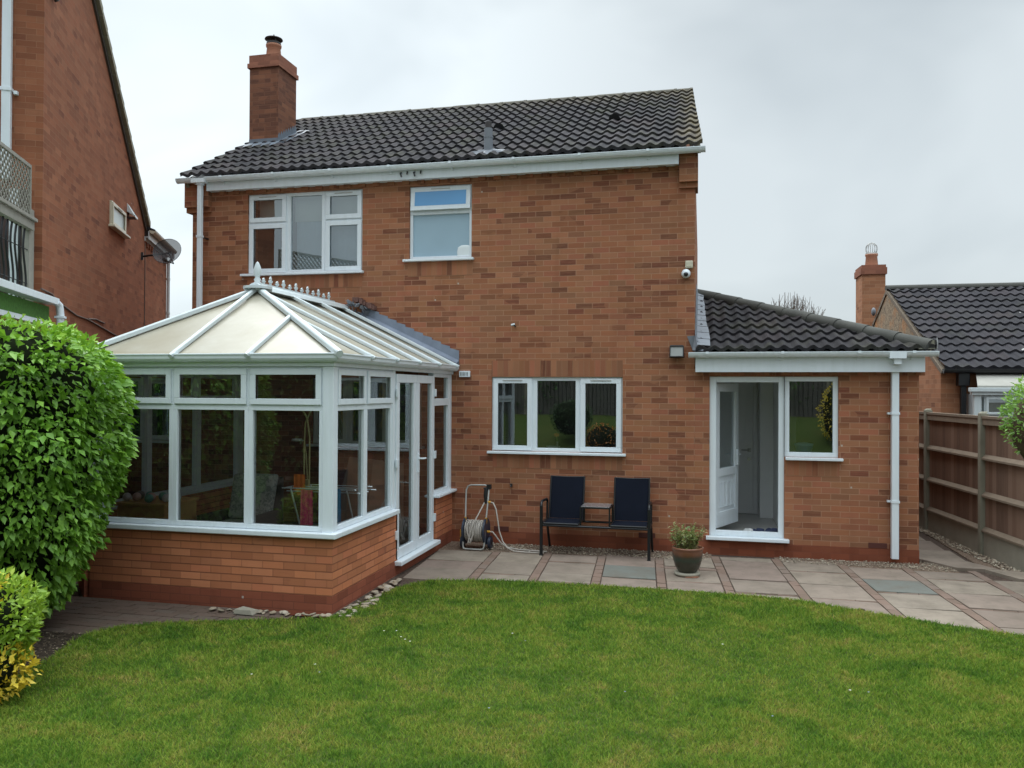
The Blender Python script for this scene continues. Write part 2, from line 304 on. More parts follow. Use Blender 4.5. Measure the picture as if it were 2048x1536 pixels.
STONE = STONE.fin(STONE.mixc(STONE.math('MULTIPLY', STONE.noise(_g, 30, 4), .4), STONE.ramp(_oi, [(0, (.20, .165, .12)), (.4, (.36, .31, .25)), (.8, (.30, .23, .16)), (1, (.46, .41, .34))]), (.2, .17, .12, 1)), .85)
PEB = foliage_mat('pebble', [(0, (.10, .07, .05)), (.4, (.24, .17, .12)), (.8, (.42, .34, .25)), (1, (.6, .55, .45))], 0, .9, .2)
HOSEM = plain('grey_hose', (.42, .38, .34), .5); YELP = plain('orange_yellow_plastic', (.55, .28, .03), .4); NAVYP = plain('navy_plastic', (.02, .03, .055), .4)
TURF = plain('artificial_turf', (.05, .14, .02), .95, var=.5, scale=30, bump=.6)

# ---------------------------------------------------------------- mesh builder
def rootof(o):
    while o.parent: o = o.parent
    return o
class MB:
    def __init__(s): s.v = []; s.f = []; s.sm = []; s.M = Matrix.Identity(4); s.rnd = []; s._r = .5
    def add(s, vs, fs, smooth=False):
        b = len(s.v)
        for p in vs: s.v.append(tuple(s.M @ Vector(p))); s.rnd.append(s._r)
        for f in fs: s.f.append([b+i for i in f]); s.sm.append(smooth)
    def box(s, x0, x1, y0, y1, z0, z1):
        if x0 > x1: x0, x1 = x1, x0
        if y0 > y1: y0, y1 = y1, y0
        if z0 > z1: z0, z1 = z1, z0
        s.add([(x0, y0, z0), (x1, y0, z0), (x1, y1, z0), (x0, y1, z0), (x0, y0, z1), (x1, y0, z1), (x1, y1, z1), (x0, y1, z1)],
              [(0, 3, 2, 1), (4, 5, 6, 7), (0, 1, 5, 4), (1, 2, 6, 5), (2, 3, 7, 6), (3, 0, 4, 7)]); return s
    def hexa(s, a): s.add(a, [(0, 3, 2, 1), (4, 5, 6, 7), (0, 1, 5, 4), (1, 2, 6, 5), (2, 3, 7, 6), (3, 0, 4, 7)]); return s
    def bar(s, p, q, w, h, upv=(0, 0, 1)):
        p, q = Vector(p), Vector(q); d = (q-p).normalized(); u = Vector(upv); sd_ = d.cross(u).normalized()*w/2; n = sd_.cross(d).normalized()*h/2
        s.hexa([p-sd_-n, p+sd_-n, q+sd_-n, q-sd_-n, p-sd_+n, p+sd_+n, q+sd_+n, q-sd_+n]); return s
    def poly(s, pts, smooth=False): s.add(pts, [tuple(range(len(pts)))], smooth); return s
    def prism(s, pts, ext):      # pts list of 3d, extruded by vector ext
        e = Vector(ext); n = len(pts); a = [Vector(p) for p in pts]; b = [p+e for p in a]
        s.add(a+b, [tuple(range(n-1, -1, -1)), tuple(range(n, 2*n))]+[(i, (i+1) % n, n+(i+1) % n, n+i) for i in range(n)]); return s
    def tube(s, pts, r, n=8, cap=True, smooth=True):
        pts = [Vector(p) for p in pts]; rs = r if isinstance(r, (list, tuple)) else [r]*len(pts); rings = []; prev = None
        for i, p in enumerate(pts):
            d = (pts[min(i+1, len(pts)-1)]-pts[max(i-1, 0)]).normalized()
            if prev is None: a = d.orthogonal().normalized()
            else: a = (prev-d*prev.dot(d)).normalized()
            prev = a; b = d.cross(a)
            rings.append([p+(a*math.cos(2*PI*k/n)+b*math.sin(2*PI*k/n))*rs[i] for k in range(n)])
        vs = [q for rg in rings for q in rg]; fs = []
        for i in range(len(rings)-1):
            for k in range(n): fs.append((i*n+k, i*n+(k+1) % n, (i+1)*n+(k+1) % n, (i+1)*n+k))
        s.add(vs, fs, smooth)
        if cap: s.add(rings[0], [tuple(range(n-1, -1, -1))]); s.add(rings[-1], [tuple(range(n))])
        return s
    def lathe(s, prof, c=(0, 0, 0), n=24, smooth=True, squash=(1, 1)):
        cx, cy, cz = c; vs = []; fs = []
        for r, z in prof:
            for k in range(n): vs.append((cx+r*math.cos(2*PI*k/n)*squash[0], cy+r*math.sin(2*PI*k/n)*squash[1], cz+z))
        for i in range(len(prof)-1):
            for k in range(n): fs.append((i*n+k, i*n+(k+1) % n, (i+1)*n+(k+1) % n, (i+1)*n+k))
        s.add(vs, fs, smooth); return s
    def ball(s, c, r, n=12, m=8, sq=(1, 1, 1)):
        prof = [(max(.0005, math.sin(PI*i/m))*r, -math.cos(PI*i/m)*r*sq[2]) for i in range(m+1)]
        return s.lathe(prof, c, n, True, (sq[0], sq[1]))
    def build(s, name, mat, parent=None, at=None, bevel=0, label=None, cat=None, group=None, kind=None, local=False):
        off = Vector((0, 0, 0))
        if parent is not None and not local: off = rootof(parent).location
        if at is not None and parent is None: off = Vector(at)
        me = bpy.data.meshes.new(name)
        me.from_pydata([(v[0]-off.x, v[1]-off.y, v[2]-off.z) for v in s.v], [], s.f); me.materials.append(mat)
        me.polygons.foreach_set('use_smooth', s.sm)
        uvl = me.uv_layers.new(name='UVMap'); uvs = np.zeros((len(me.loops), 2), np.float32)
        for p in me.polygons:
            n = p.normal
            if abs(n.z) > .75:
                for li in p.loop_indices: v = s.v[me.loops[li].vertex_index]; uvs[li] = (v[0], v[1])
            else:
                l = math.hypot(n.x, n.y); tx, ty = -n.y/l, n.x/l
                if abs(tx) >= abs(ty) and tx < 0 or abs(ty) > abs(tx) and ty < 0: tx, ty = -tx, -ty
                for li in p.loop_indices: v = s.v[me.loops[li].vertex_index]; uvs[li] = (v[0]*tx+v[1]*ty+20, v[2])
        uvl.data.foreach_set('uv', uvs.ravel())
        a = me.attributes.new('rnd', 'FLOAT', 'POINT'); a.data.foreach_set('value', s.rnd)
        o = bpy.data.objects.new(name, me); COL.objects.link(o)
        if parent is not None: o.parent = parent
        if at is not None and parent is None: o.location = at
        if bevel:
            bm = o.modifiers.new('bevel', 'BEVEL'); bm.width = bevel; bm.segments = 2; bm.limit_method = 'ANGLE'; bm.angle_limit = R(40)
        tagp(o, label, cat, group, kind); return o
def tagp(o, label=None, cat=None, group=None, kind=None):
    if label: o['label'] = label
    if cat: o['category'] = cat
    if group: o['group'] = group
    if kind: o['kind'] = kind
def thing(name, label, cat, loc=(0, 0, 0), rotz=0, group=None):
    o = bpy.data.objects.new(name, None); COL.objects.link(o); o.location = loc; o.rotation_euler = (0, 0, rotz); o.empty_display_size = .2
    tagp(o, label, cat, group); return o
def copy_tree(o, parent=None):
    c = o.copy(); COL.objects.link(c); c.parent = parent
    for ch in list(o.children):
        copy_tree(ch, c)
    return c
def np_mesh(name, V, tris, mat, rnd=None, parent=None, off=(0, 0, 0), smooth=False, **tags):
    me = bpy.data.meshes.new(name); V = (V-np.array(off)).astype(np.float32); k = tris.shape[1]
    me.vertices.add(len(V)); me.vertices.foreach_set('co', V.ravel())
    me.loops.add(tris.size); me.loops.foreach_set('vertex_index', tris.astype(np.int32).ravel())
    me.polygons.add(len(tris)); me.polygons.foreach_set('loop_start', np.arange(0, tris.size, k, dtype=np.int32))
    me.polygons.foreach_set('loop_total', np.full(len(tris), k, np.int32))
    me.update(calc_edges=True)
    if rnd is not None:
        a = me.attributes.new('rnd', 'FLOAT', 'POINT'); a.data.foreach_set('value', rnd.astype(np.float32))
    if smooth: me.polygons.foreach_set('use_smooth', np.ones(len(tris), bool))
    me.materials.append(mat); o = bpy.data.objects.new(name, me); COL.objects.link(o)
    if parent is not None: o.parent = parent
    else: o.location = off
    tagp(o, **tags); return o

# leaves: folded diamonds
def leaves(name, P, A, size, mat, parent=None, off=(0, 0, 0), width=.5, fold=.25, rnd=None, **tags):
    n = len(P); A = A/np.linalg.norm(A, axis=1, keepdims=True)
    q = RNG.normal(size=(n, 3)); q[:, 2] += 1.6
    S = np.cross(A, q); S /= np.linalg.norm(S, axis=1, keepdims=True)+1e-9; U = np.cross(S, A)
    L = (size*(.5+.85*RNG.random(n)))[:, None]
    b = P; t = P+A*L-U*L*.12; m = P+A*L*.45
    l = m+S*L*width*.5+U*L*fold*.35; r = m-S*L*width*.5+U*L*fold*.35
    V = np.stack([b, r, t, l], 1).reshape(-1, 3)
    i = np.arange(n)*4; T = np.concatenate([np.stack([i, i+1, i+2], 1), np.stack([i, i+2, i+3], 1)])
    if rnd is None: rnd = RNG.random(n)
    return np_mesh(name, V, T, mat, np.repeat(rnd, 4), parent, off, **tags)

# ---------------------------------------------------------------- windows (local frame: x right, y depth inward, z up)
def ring(mb, x0, x1, z0, z1, w, y0, y1, wt=None, wb=None):
    wt = w if wt is None else wt; wb = w if wb is None else wb
    mb.box(x0, x1, y0, y1, z1-wt, z1); mb.box(x0, x1, y0, y1, z0, z0+wb)
    mb.box(x0, x0+w, y0, y1, z0+wb, z1-wt); mb.box(x1-w, x1, y0, y1, z0+wb, z1-wt)
def window(parent, x0, x1, z0, z1, cells, M=None, y=.03, sill=None, glass=GLASS, local=False, frame_mat=None, vent=True, fwid=.05, name='window', depth=.07, sashw=.066):
    """cells: (u0,u1,v0,v1,kind[,glass]) in the same coordinates"""
    fm = frame_mat or PVC; M = M or Matrix.Identity(4)
    fr = MB(); fr.M = M
    for c in cells:
        w = fwid if c[4] == 'fixed' else .032
        ring(fr, c[0], c[1], c[2], c[3], w, y, y+depth)
    f = fr.build(name, fm, parent, bevel=.004, local=local)
    for c in cells:
        g = c[5] if len(c) > 5 else glass
        if c[4] == 'fixed': a = (c[0]+fwid, c[1]-fwid, c[2]+fwid, c[3]-fwid); yy = y+.03
        else:
            s = MB(); s.M = M; op = c[4] == 'open'
            if op:   # top hung, held open a little
                zt = c[3]-.02; s.M = M @ Matrix.Translation((0, y-.006, zt)) @ Matrix.Rotation(R(-6), 4, 'X') @ Matrix.Translation((0, -y+.006, -zt))
            ring(s, c[0]+.02, c[1]-.02, c[2]+.012, c[3]-.02, sashw, y-.018, y-.001)
            s.build('sash', fm, f, bevel=.004, local=local)
            a = (c[0]+.02+sashw, c[1]-.02-sashw, c[2]+.012+sashw, c[3]-.02-sashw); yy = y+.012 if not op else y-.02
            if vent and c[1]-c[0] > .45 and c[3] > z1-.05:
                tv = MB(); tv.M = M; xm = (c[0]+c[1])/2; tv.box(xm-.14, xm+.14, y-.026, y-.019, c[3]-.052, c[3]-.040)
                tv.build('trickle_vent', GREYP, f, local=local)
        gp = MB(); gp.M = M; d = .0
        if c[4] == 'open': gp.M = s.M
        gp.poly([(a[0]-.004, yy, a[2]-.004), (a[1]+.004, yy, a[2]-.004), (a[1]+.004, yy, a[3]+.004), (a[0]-.004, yy, a[3]+.004)])
        gp.build('pane', g, f, local=local)
    if sill:
        sb = MB(); sb.M = M; e0, e1, pr, th = sill
        sb.box(x0-e0, x1+e1, y-pr, y+depth, z0-th, z0-.001); sb.build('sill', fm, f, bevel=.006, local=local)
    return f

def wall_holes(mb, x0, x1, z0, z1, holes, y=0.0, th=.28):
    xs = sorted({x0, x1, *[h[0] for h in holes], *[h[1] for h in holes]}); zs = sorted({z0, z1, *[h[2] for h in holes], *[h[3] for h in holes]})
    inh = lambda x, z: any(h[0] < x < h[1] and h[2] < z < h[3] for h in holes)
    for i in range(len(xs)-1):
        for j in range(len(zs)-1):
            a, b, c, d = xs[i], xs[i+1], zs[j], zs[j+1]
            if inh((a+b)/2, (c+d)/2): continue
            mb.poly([(a, y, c), (b, y, c), (b, y, d), (a, y, d)]); mb.poly([(b, y+th, c), (a, y+th, c), (a, y+th, d), (b, y+th, d)])
    for a, b, c, d in holes:
        mb.poly([(a, y, c), (a, y, d), (a, y+th, d), (a, y+th, c)]); mb.poly([(b, y, c), (b, y+th, c), (b, y+th, d), (b, y, d)])
        mb.poly([(a, y, d), (b, y, d), (b, y+th, d), (a, y+th, d)]); mb.poly([(a, y, c), (a, y+th, c), (b, y+th, c), (b, y, c)])
    mb.poly([(x0, y, z0), (x0, y+th, z0), (x0, y+th, z1), (x0, y, z1)]); mb.poly([(x1, y, z0), (x1, y, z1), (x1, y+th, z1), (x1, y+th, z0)])

# pantile roof plane: origin O at eave, X along eave, U up the slope (unit), N normal; limits xlo(s), xhi(s) by slope distance
def tiles(name, O, X, U, N, length, xlo, xhi, parent, mat, pitch=.165, gauge=.335, local=False, amp=.036, xmin=None, xmax=None):
    O, X, U, N = map(Vector, (O, X, U, N)); rows = int(math.ceil(length/gauge-.02)); sub = 8
    x0 = xmin; n = int(round((xmax-xmin)/(pitch/sub)))
    xs = [xmin+i*pitch/sub for i in range(n+1)]
    prof = lambda x: amp*(.5+.5*math.cos(2*PI*(x/pitch)))**1.15
    V = []; F = []; UVs = []
    for r in range(rows):
        s0 = r*gauge; s1 = min((r+1)*gauge+.03, length+.001); s0f = s0
        base = len(V); jit = random.uniform(-.002, .002)
        levels = [(s0f, -.012), (s0f, .040), (s1, .004)]
        for li, (s_, h) in enumerate(levels):
            lo, hi = xlo(s_), xhi(s_)
            for x in xs:
                xc = min(max(x, lo), hi); tj = random.Random(int(x/(pitch*2))*97+r*13+5).uniform(-.003, .003)
                hh = h+(prof(xc) if li > 0 else prof(xc)*.9)+ (tj+jit if li == 1 else 0)
                p = O+X*xc+U*s_+N*hh; V.append(p); UVs.append((xc/(pitch*2), r+(.02 if li < 2 else .97)))
        m = len(xs)
        for li in (0, 1):
            for i in range(m-1):
                a = base+li*m+i
                lo, hi = xlo(levels[li+1][0]), xhi(levels[li+1][0]); lo0, hi0 = xlo(levels[li][0]), xhi(levels[li][0])
                if (xs[i+1] <= lo and xs[i+1] <= lo0) or (xs[i] >= hi and xs[i] >= hi0): continue
                F.append((a, a+1, a+m+1, a+m))
    off = rootof(parent).location if parent is not None and not local else Vector((0, 0, 0))
    me = bpy.data.meshes.new(name); me.from_pydata([tuple(v-off) for v in V], [], F); me.materials.append(mat)
    uvl = me.uv_layers.new(name='UVMap'); idx = np.zeros(len(me.loops), np.int32); me.loops.foreach_get('vertex_index', idx)
    uvl.data.foreach_set('uv', np.array(UVs, np.float32)[idx].ravel())
    o = bpy.data.objects.new(name, me); COL.objects.link(o); o.parent = parent; return o
def gutter(x0, x1, yb, zt, r=.052, M=None):   # half-round gutter running along x, back edge at yb, open top at zt
    mb = MB(); mb.M = M or Matrix.Identity(4); n = 8; cy = yb-r
    for k in range(n):
        a0 = PI*k/n; a1 = PI*(k+1)/n
        for rr, fl in ((r, 1), (r-.004, -1)):
            p = [(x0, cy+rr*math.cos(a0), zt-rr*math.sin(a0)*1.1), (x1, cy+rr*math.cos(a0), zt-rr*math.sin(a0)*1.1), (x1, cy+rr*math.cos(a1), zt-rr*math.sin(a1)*1.1), (x0, cy+rr*math.cos(a1), zt-rr*math.sin(a1)*1.1)]
            mb.add(p if fl > 0 else p[::-1], [(0, 1, 2, 3)], True)
    mb.box(x0, x1, cy-r-.004, cy-r+.006, zt-.006, zt+.006); mb.box(x0, x1, cy+r-.006, cy+r+.004, zt-.006, zt+.006)
    for xe in (x0, x1):
        mb.prism([(xe-.004, cy+r*math.cos(PI*k/n)*1.04, zt-r*math.sin(PI*k/n)*1.14) for k in range(n+1)], (.008, 0, 0))
    return mb
def brackets(parent, xs, yb, zt, r=.052):
    for x in xs:
        mb = MB(); n = 8; cy = yb-r
        for k in range(n):
            a0 = PI*k/n; a1 = PI*(k+1)/n
            q = [(y_, z_) for y_, z_ in ((cy+(r+.005)*math.cos(a0), zt-(r+.005)*math.sin(a0)*1.1), (cy+(r+.005)*math.cos(a1), zt-(r+.005)*math.sin(a1)*1.1))]
            mb.add([(x, q[0][0], q[0][1]), (x+.035, q[0][0], q[0][1]), (x+.035, q[1][0], q[1][1]), (x, q[1][0], q[1][1])], [(0, 1, 2, 3)], True)
        mb.box(x, x+.035, cy-r-.012, cy-r+.004, zt-.02, zt+.012); mb.box(x, x+.03, yb-.02, yb+.02, zt-.095, zt-.02); mb.build('gutter_bracket', PVC, parent)

# ================================================================ SETTING: ground, lawn, patio, paths
def gz(y):   # garden level: flat to behind the camera, then a bank
    t = min(max((-12.5-y)/4.5, 0), 1); return 1.25*t*t*(3-2*t)
mb = MB()
for i in range(40):
    x0 = -200+i*10
    mb.poly([(x0, -200, -.06), (x0+10, -200, -.06), (x0+10, 400, -.06), (x0, 400, -.06)])
mb.build('ground', SOIL, kind='structure')
LAWN_EDGE = [(-3.34, -4.02), (-3.22, -3.3), (-3.14, -2.75), (-2.92, -2.36), (-2.17, -2.17), (-1.06, -2.12), (0, -2.14), (.55, -2.18), (1.0, -2.26), (1.62, -2.58), (2.21, -2.84), (2.74, -3.02), (3.3, -3.15), (3.75, -3.2)]
LEFT_EDGE = [(-4.0, -4.22), (-4.4, -4.36), (-4.75, -4.52), (-5.02, -4.72), (-5.12, -4.95), (-5.08, -5.2), (-4.95, -5.5), (-4.86, -6.0), (-4.85, -6.6), (-5.0, -7.4), (-5.3, -9), (-5.5, -12)]
LAWN = LEFT_EDGE[::-1]+[(-3.6, -4.08)]+LAWN_EDGE+[(4.0, -5), (4.3, -8), (4.6, -12)]
def inpoly(P, poly):
    x, y = P[:, 0], P[:, 1]; ins = np.zeros(len(P), bool); n = len(poly)
    for i in range(n):
        x1, y1 = poly[i]; x2, y2 = poly[(i+1) % n]
        c = (y1 > y) != (y2 > y)
        with np.errstate(divide='ignore', invalid='ignore'): xi = (x2-x1)*(y-y1)/(y2-y1)+x1
        ins ^= c & (x < xi)
    return ins
mb = MB(); mb.prism([(x, y, -.05) for x, y in LAWN], (0, 0, .058))
for i in range(14):   # bank behind the photographer
    y0 = -12-i*.5
    mb.poly([(-9, y0-.5, gz(y0-.5)+.008), (9, y0-.5, gz(y0-.5)+.008), (9, y0, gz(y0)+.008), (-9, y0, gz(y0)+.008)])
mb.build('lawn', LAWNC, kind='structure')

# grass blades
def grass():
    n = 520000; U = RNG.random((n*2, 2))
    d = 3.2+(13.5-3.2)*U[:, 0]**1.35; lat = (U[:, 1]-.5)*2*(d*.70+.6)
    P = np.stack([CAMP.x+fw.x*d+rt.x*lat, CAMP.y+fw.y*d+rt.y*lat], 1)
    P = P[inpoly(P, LAWN)][:n]; n = len(P); P = P+RNG.normal(size=P.shape)*.012
    # small clumps
    cl = np.sin(P[:, 0]*23+np.sin(P[:, 1]*17)*2)*np.sin(P[:, 1]*19+np.sin(P[:, 0]*13)*2)
    dist = np.hypot(P[:, 0], P[:, 1]+10.9)
    low = np.sin(P[:, 0]*1.7+1.3*np.sin(P[:, 1]*1.1))*np.sin(P[:, 1]*1.9+np.sin(P[:, 0]*.8))
    h = (.012+.017*RNG.random(n)+.008*cl.clip(0, 1)+.004*low)*(.85+.04*dist); w = (.0013+.0010*RNG.random(n))*(.62+.13*dist)
    a = RNG.random(n)*2*PI; lean = (.4+1.0*RNG.random(n))*h
    la = RNG.random(n)*2*PI
    B = np.stack([P[:, 0], P[:, 1], np.full(n, .006)], 1)
    S = np.stack([np.cos(a), np.sin(a), np.zeros(n)], 1)*w[:, None]
    L = np.stack([np.cos(la), np.sin(la), np.zeros(n)], 1)*lean[:, None]
    Z = np.array([0, 0, 1.])*h[:, None]
    v0 = B-S; v1 = B+S; v2 = B+L*.4+Z*.62-S*.75; v3 = B+L*.4+Z*.62+S*.75; v4 = B+L+Z
    V = np.stack([v0, v1, v2, v3, v4], 1).reshape(-1, 3); i = np.arange(n)*5
    T = np.concatenate([np.stack([i, i+1, i+3], 1), np.stack([i, i+3, i+2], 1), np.stack([i+2, i+3, i+4], 1)])
    np_mesh('grass', V, T, GRASSB, np.repeat(RNG.random(n), 5), kind='stuff', label='short mown grass of the back lawn', cat='grass')
grass()
# daisies and blue speedwell
def unproj(px, py, z=0.0):
    d = fw+r2*((px-1024)/FPX)-u2*((py-768)/FPX); t = (z-CAMP.z)/d.z; return CAMP+d*t
DW = plain('daisy_white', (.75, .75, .72), .7); DB = plain('speedwell_blue', (.25, .28, .55), .7); DY = plain('daisy_yellow', (.6, .45, .05), .7)
def flower(pet, r): 
    t = thing('daisy', 'tiny white daisy open in the lawn', 'flower', (0, 0, 0), group='white daisies scattered in the lawn')
    m = MB()
    for k in range(9):
        a = 2*PI*k/9; m.add([(0, 0, .034), (r*math.cos(a-.25), r*math.sin(a-.25), .037), (r*1.1*math.cos(a), r*1.1*math.sin(a), .038), (r*math.cos(a+.25), r*math.sin(a+.25), .037)], [(0, 1, 2, 3)])
    m.build('petals', pet, t); MB().ball((0, 0, .036), r*.3, 8, 5, (1, 1, .5)).build('flower_centre', DY, t)
    MB().tube([(0, 0, 0), (.002, 0, .034)], .001, 5).build('stem', LEAF_EUO, t); return t
d0 = flower(DW, .0075); d1 = None
fl = [(630, 1330), (768, 1263), (793, 1263), (810, 1280), (802, 1275), (1700, 1382), (503, 1350), (1025, 1268), (1445, 1290), (820, 1284)]
for i, (px, py) in enumerate(fl):
    o = d0 if i == 0 else copy_tree(d0); p = unproj(px, py, .03); o.location = (p.x, p.y, 0)
d1 = flower(DB, .006); d1.name = 'speedwell'; tagp(d1, 'tiny pale blue speedwell flower in the lawn', 'flower', 'blue speedwell flowers in the lawn')
for i, (px, py) in enumerate([(639, 1346), (1051, 1283), (978, 1418), (1737, 1386), (1545, 1434), (1250, 1385)]):
    o = d1 if i == 0 else copy_tree(d1); p = unproj(px, py, .03); o.location = (p.x, p.y, 0)

# patio: 0.6 m slabs in columns with strips of block paving between them
mb = MB(); mb.poly([(-3.40, 0, -.012), (-3.40, -4.4, -.012), (-1, -3.2, -.012), (4.1, -4.6, -.012), (3.6, 0, -.012)]); mb.poly([(2.63, 0, -.0125), (3.62, 0, -.0125), (3.2, 5.4, -.0125), (2.63, 5.4, -.0125)])
mb.build('patio_base', JOINT, kind='structure')
slb = MB(); pav = MB()
strips = [-2.60, -1.92, -1.22, -.50, .21, .95, 1.70, 2.42, 3.16]   # centre of each strip at y=-.6
dx = lambda y: -.068*(y+.6)
def slab(mbx, xa, xb, ya, yb, z, g=.009):
    mbx._r = random.random()*.92
    q = [(xa+g+dx(ya), ya-g, z), (xb-g+dx(ya), ya-g, z), (xb-g+dx(yb), yb+g, z), (xa+g+dx(yb), yb+g, z)]
    tl = [random.uniform(-.005, .005) for _ in range(4)]
    top = [(x, y, z+t) for (x, y, z), t in zip(q, tl)]; bot = [(x, y, z-.05) for x, y, z in q]
    mbx.hexa([bot[3], bot[2], bot[1], bot[0], top[3], top[2], top[1], top[0]])
starts = [(-.62, [.62, .42, .6]), (-.58, [.60, .62, .6]), (-.55, [.42, .60, .42, .6]), (-.42, [.62, .62, .6]), (-.30, [.60, .12, .62, .62, .6]), (-.17, [1.25, .60, .60]), (-.17, [.62, .62, .62, .6]), (-.40, [.62, .60, .60, .6, .5]), (-.42, [.42, .62, .62, .62, .6])]
edges = [-3.39]+strips+[3.78]
for i, (y, hs) in enumerate(starts):
    xa = edges[i]+(.05 if i else 0); xb = edges[i+1]-.05
    for j, hgt in enumerate(hs):
        if i == 5 and j == 0:
            slab(slb, xa, xb, y, y-.22, 0); slab(slb, xa, xb, y-.22, y-1.25, .002)
        elif i == 4 and hgt < .2: 
            for k in range(3): slab(pav, xa+(xb-xa)*k/3, xa+(xb-xa)*(k+1)/3, y, y-hgt, 0, .004)
        else:
            slab(slb, xa, xb, y, y-hgt, 0)
            if i == 7 and j == 1: slb.rnd[-8:] = [1.0]*8
            if i == 3 and j == 1: slb.rnd[-8:] = [.99]*8
        y -= hgt
        if (i+j) % 2 == 0 and j < len(hs)-1 and y > -2.6:
            for k in range(3): slab(pav, xa+(xb-xa)*k/3, xa+(xb-xa)*(k+1)/3, y, y-.035, -.002, .004)
            y -= .035
# last column against the side path
slab(slb, 3.20, 3.80, -.75, -1.35, 0); slab(slb, 3.2, 3.8, -1.35, -1.95, 0)
for xs in strips:
    y = {0: -.62, 1: -.6}.get(0, -.2)
    y = -.6 if xs < -2.2 else (-.5 if xs < -.9 else (-.42 if xs < 0 else -.17))
    while y > -3.9:
        slab(pav, xs-.05, xs+.05, y, y-.20, 0, .003); y -= .20
pth = MB()
for i, (y0, y1) in enumerate([(.15, -.55), (.85, .15), (1.55, .85), (2.25, 1.55), (3, 2.25), (3.8, 3), (4.6, 3.8)]):
    pth._r = random.random()*.6; xl = 2.68; xr = 3.25-.09*((y0+y1)/2)*.9
    if i == 0: pth.hexa([(2.72, .15, -.02), (3.0, -.18, -.02), (3.62, -.55, -.02), (3.22, .15, -.02), (2.72, .15, .028), (3.0, -.18, .028), (3.62, -.55, .028), (3.22, .15, .028)][:0] or [(2.70, .15, -.03), (2.98, -.28, -.03), (3.45, -.28, -.03), (3.22, .15, -.03), (2.70, .15, .03), (2.98, -.28, .03), (3.45, -.28, .03), (3.22, .15, .03)])
    else: pth.box(xl, xr, y1+.006, y0-.006, -.03, .028+random.uniform(-.003, .003))
pth.hexa([(3.28, -.286, -.03), (3.50, -.74, -.03), (4.05, -.70, -.03), (3.60, -.286, -.03), (3.28, -.286, .028), (3.50, -.74, .028), (4.05, -.70, .028), (3.60, -.286, .028)])
slb.build('patio', SLAB, kind='structure', bevel=.004); pav.build('paving_strip', PAVER, kind='structure', bevel=.003); pth.build('side_path', SLAB, kind='structure', bevel=.004)
# gravel strips
def pebbles(name, regs, n, smin, smax, label):
    V = []; F = []; RR = []
    base = [(1, 0, 0), (-1, 0, 0), (0, 1, 0), (0, -1, 0), (0, 0, .8), (0, 0, -.6), (.6, .6, .3), (-.6, .6, .25), (.6, -.6, .3), (-.6, -.6, .3)]
    octf = [(0, 6, 4), (6, 2, 4), (2, 7, 4), (7, 1, 4), (1, 9, 4), (9, 3, 4), (3, 8, 4), (8, 0, 4), (0, 5, 6), (6, 5, 2), (2, 5, 7), (7, 5, 1), (1, 5, 9), (9, 5, 3), (3, 5, 8), (8, 5, 0)]
    P = []
    tot = sum((b[1]-b[0])*(b[3]-b[2]) for b in regs)
    for x0, x1, y0, y1, z, sl_ in regs:
        for _ in range(int(n*(x1-x0)*(y1-y0)/tot)):
            yy = random.uniform(y0, y1); xx = random.uniform(x0, x1)+sl_*(yy-y0); P.append((xx, yy, z+random.random()*.012))
    for p in P:
        s_ = random.uniform(smin, smax); a = random.random()*6.28; ca, sa = math.cos(a), math.sin(a); k = random.uniform(.6, 1); b = len(V)
        for x, y, z in base:
            x *= s_*random.uniform(.85, 1.1); y *= s_*k; z *= s_*.6; V.append((p[0]+x*ca-y*sa, p[1]+x*sa+y*ca, p[2]+z))
        F += [(b+i, b+j, b+l) for i, j, l in octf]; RR += [random.random()]*10
    np_mesh(name, np.array(V), np.array(F), PEB, np.array(RR), kind='stuff', label=label, cat='gravel')
mb = MB(); mb.box(-3.4, .14, -.62, -.001, -.05, -.006); mb.box(.92, 2.64, -.40, -.001, -.05, -.006); mb.box(2.64, 2.98, -.42, .1, -.05, -.006)
mb.prism([(3.28, 4.6, -.05), (3.32, -.28, -.05), (3.95, -1.6, -.05), (4.1, -1.6, -.05), (3.45, 3.0, -.05)], (0, 0, .052)); mb.build('gravel_bed', GRAVELB, kind='structure')
pebbles('gravel', [(-2.9, .1, -.50, -.02, -.002, 0), (.98, 2.6, -.36, -.02, -.002, 0), (2.62, 2.95, -.4, .08, -.002, 0)], 2300, .006, .016, 'small brown gravel in a strip along the house wall')
pebbles('gravel', [(3.62, 3.86, -1.5, 4.5, .006, -.095)], 1500, .010, .024, 'pale gravel along the foot of the timber fence')
# brick path in front of the conservatory
mb = MB()
for i in range(16):
    for j in range(11):
        mb._r = random.random(); x = -7.2+i*.212+(j % 2)*.1; y = -3.86-j*.107
        if x > -3.7 and y < -4: continue
        mb.box(x, x+.204, y-.1, y, -.05, -.004+random.uniform(-.003, .003))
mb.build('brick_path', PAVER_D, kind='structure', bevel=.003)
mb = MB(); mb.prism([(-7.5, -4.95, -.05), (-7.5, -8, -.05), (-4.6, -8, -.05), (-4.6, -5.6, -.05), (-4.8, -5.2, -.05), (-5.05, -4.95, -.05)], (0, 0, .05)); mb.build('flower_bed', SOIL, kind='structure')
V = RNG.random((900, 2)); P = np.stack([-5.7+V[:, 0]*.9, -6.4+V[:, 1]*1.45, .004+RNG.random(900)*.012], 1); A = RNG.normal(size=(900, 3)); A[:, 2] *= .25
leaves('leaf_litter', P, A, .022, foliage_mat('litter', [(0, (.03, .02, .012)), (.6, (.12, .085, .055)), (1, (.3, .25, .18))], 0, .9), kind='stuff', label='dry leaf litter on the dark bed beside the shrubs', cat='leaf litter')

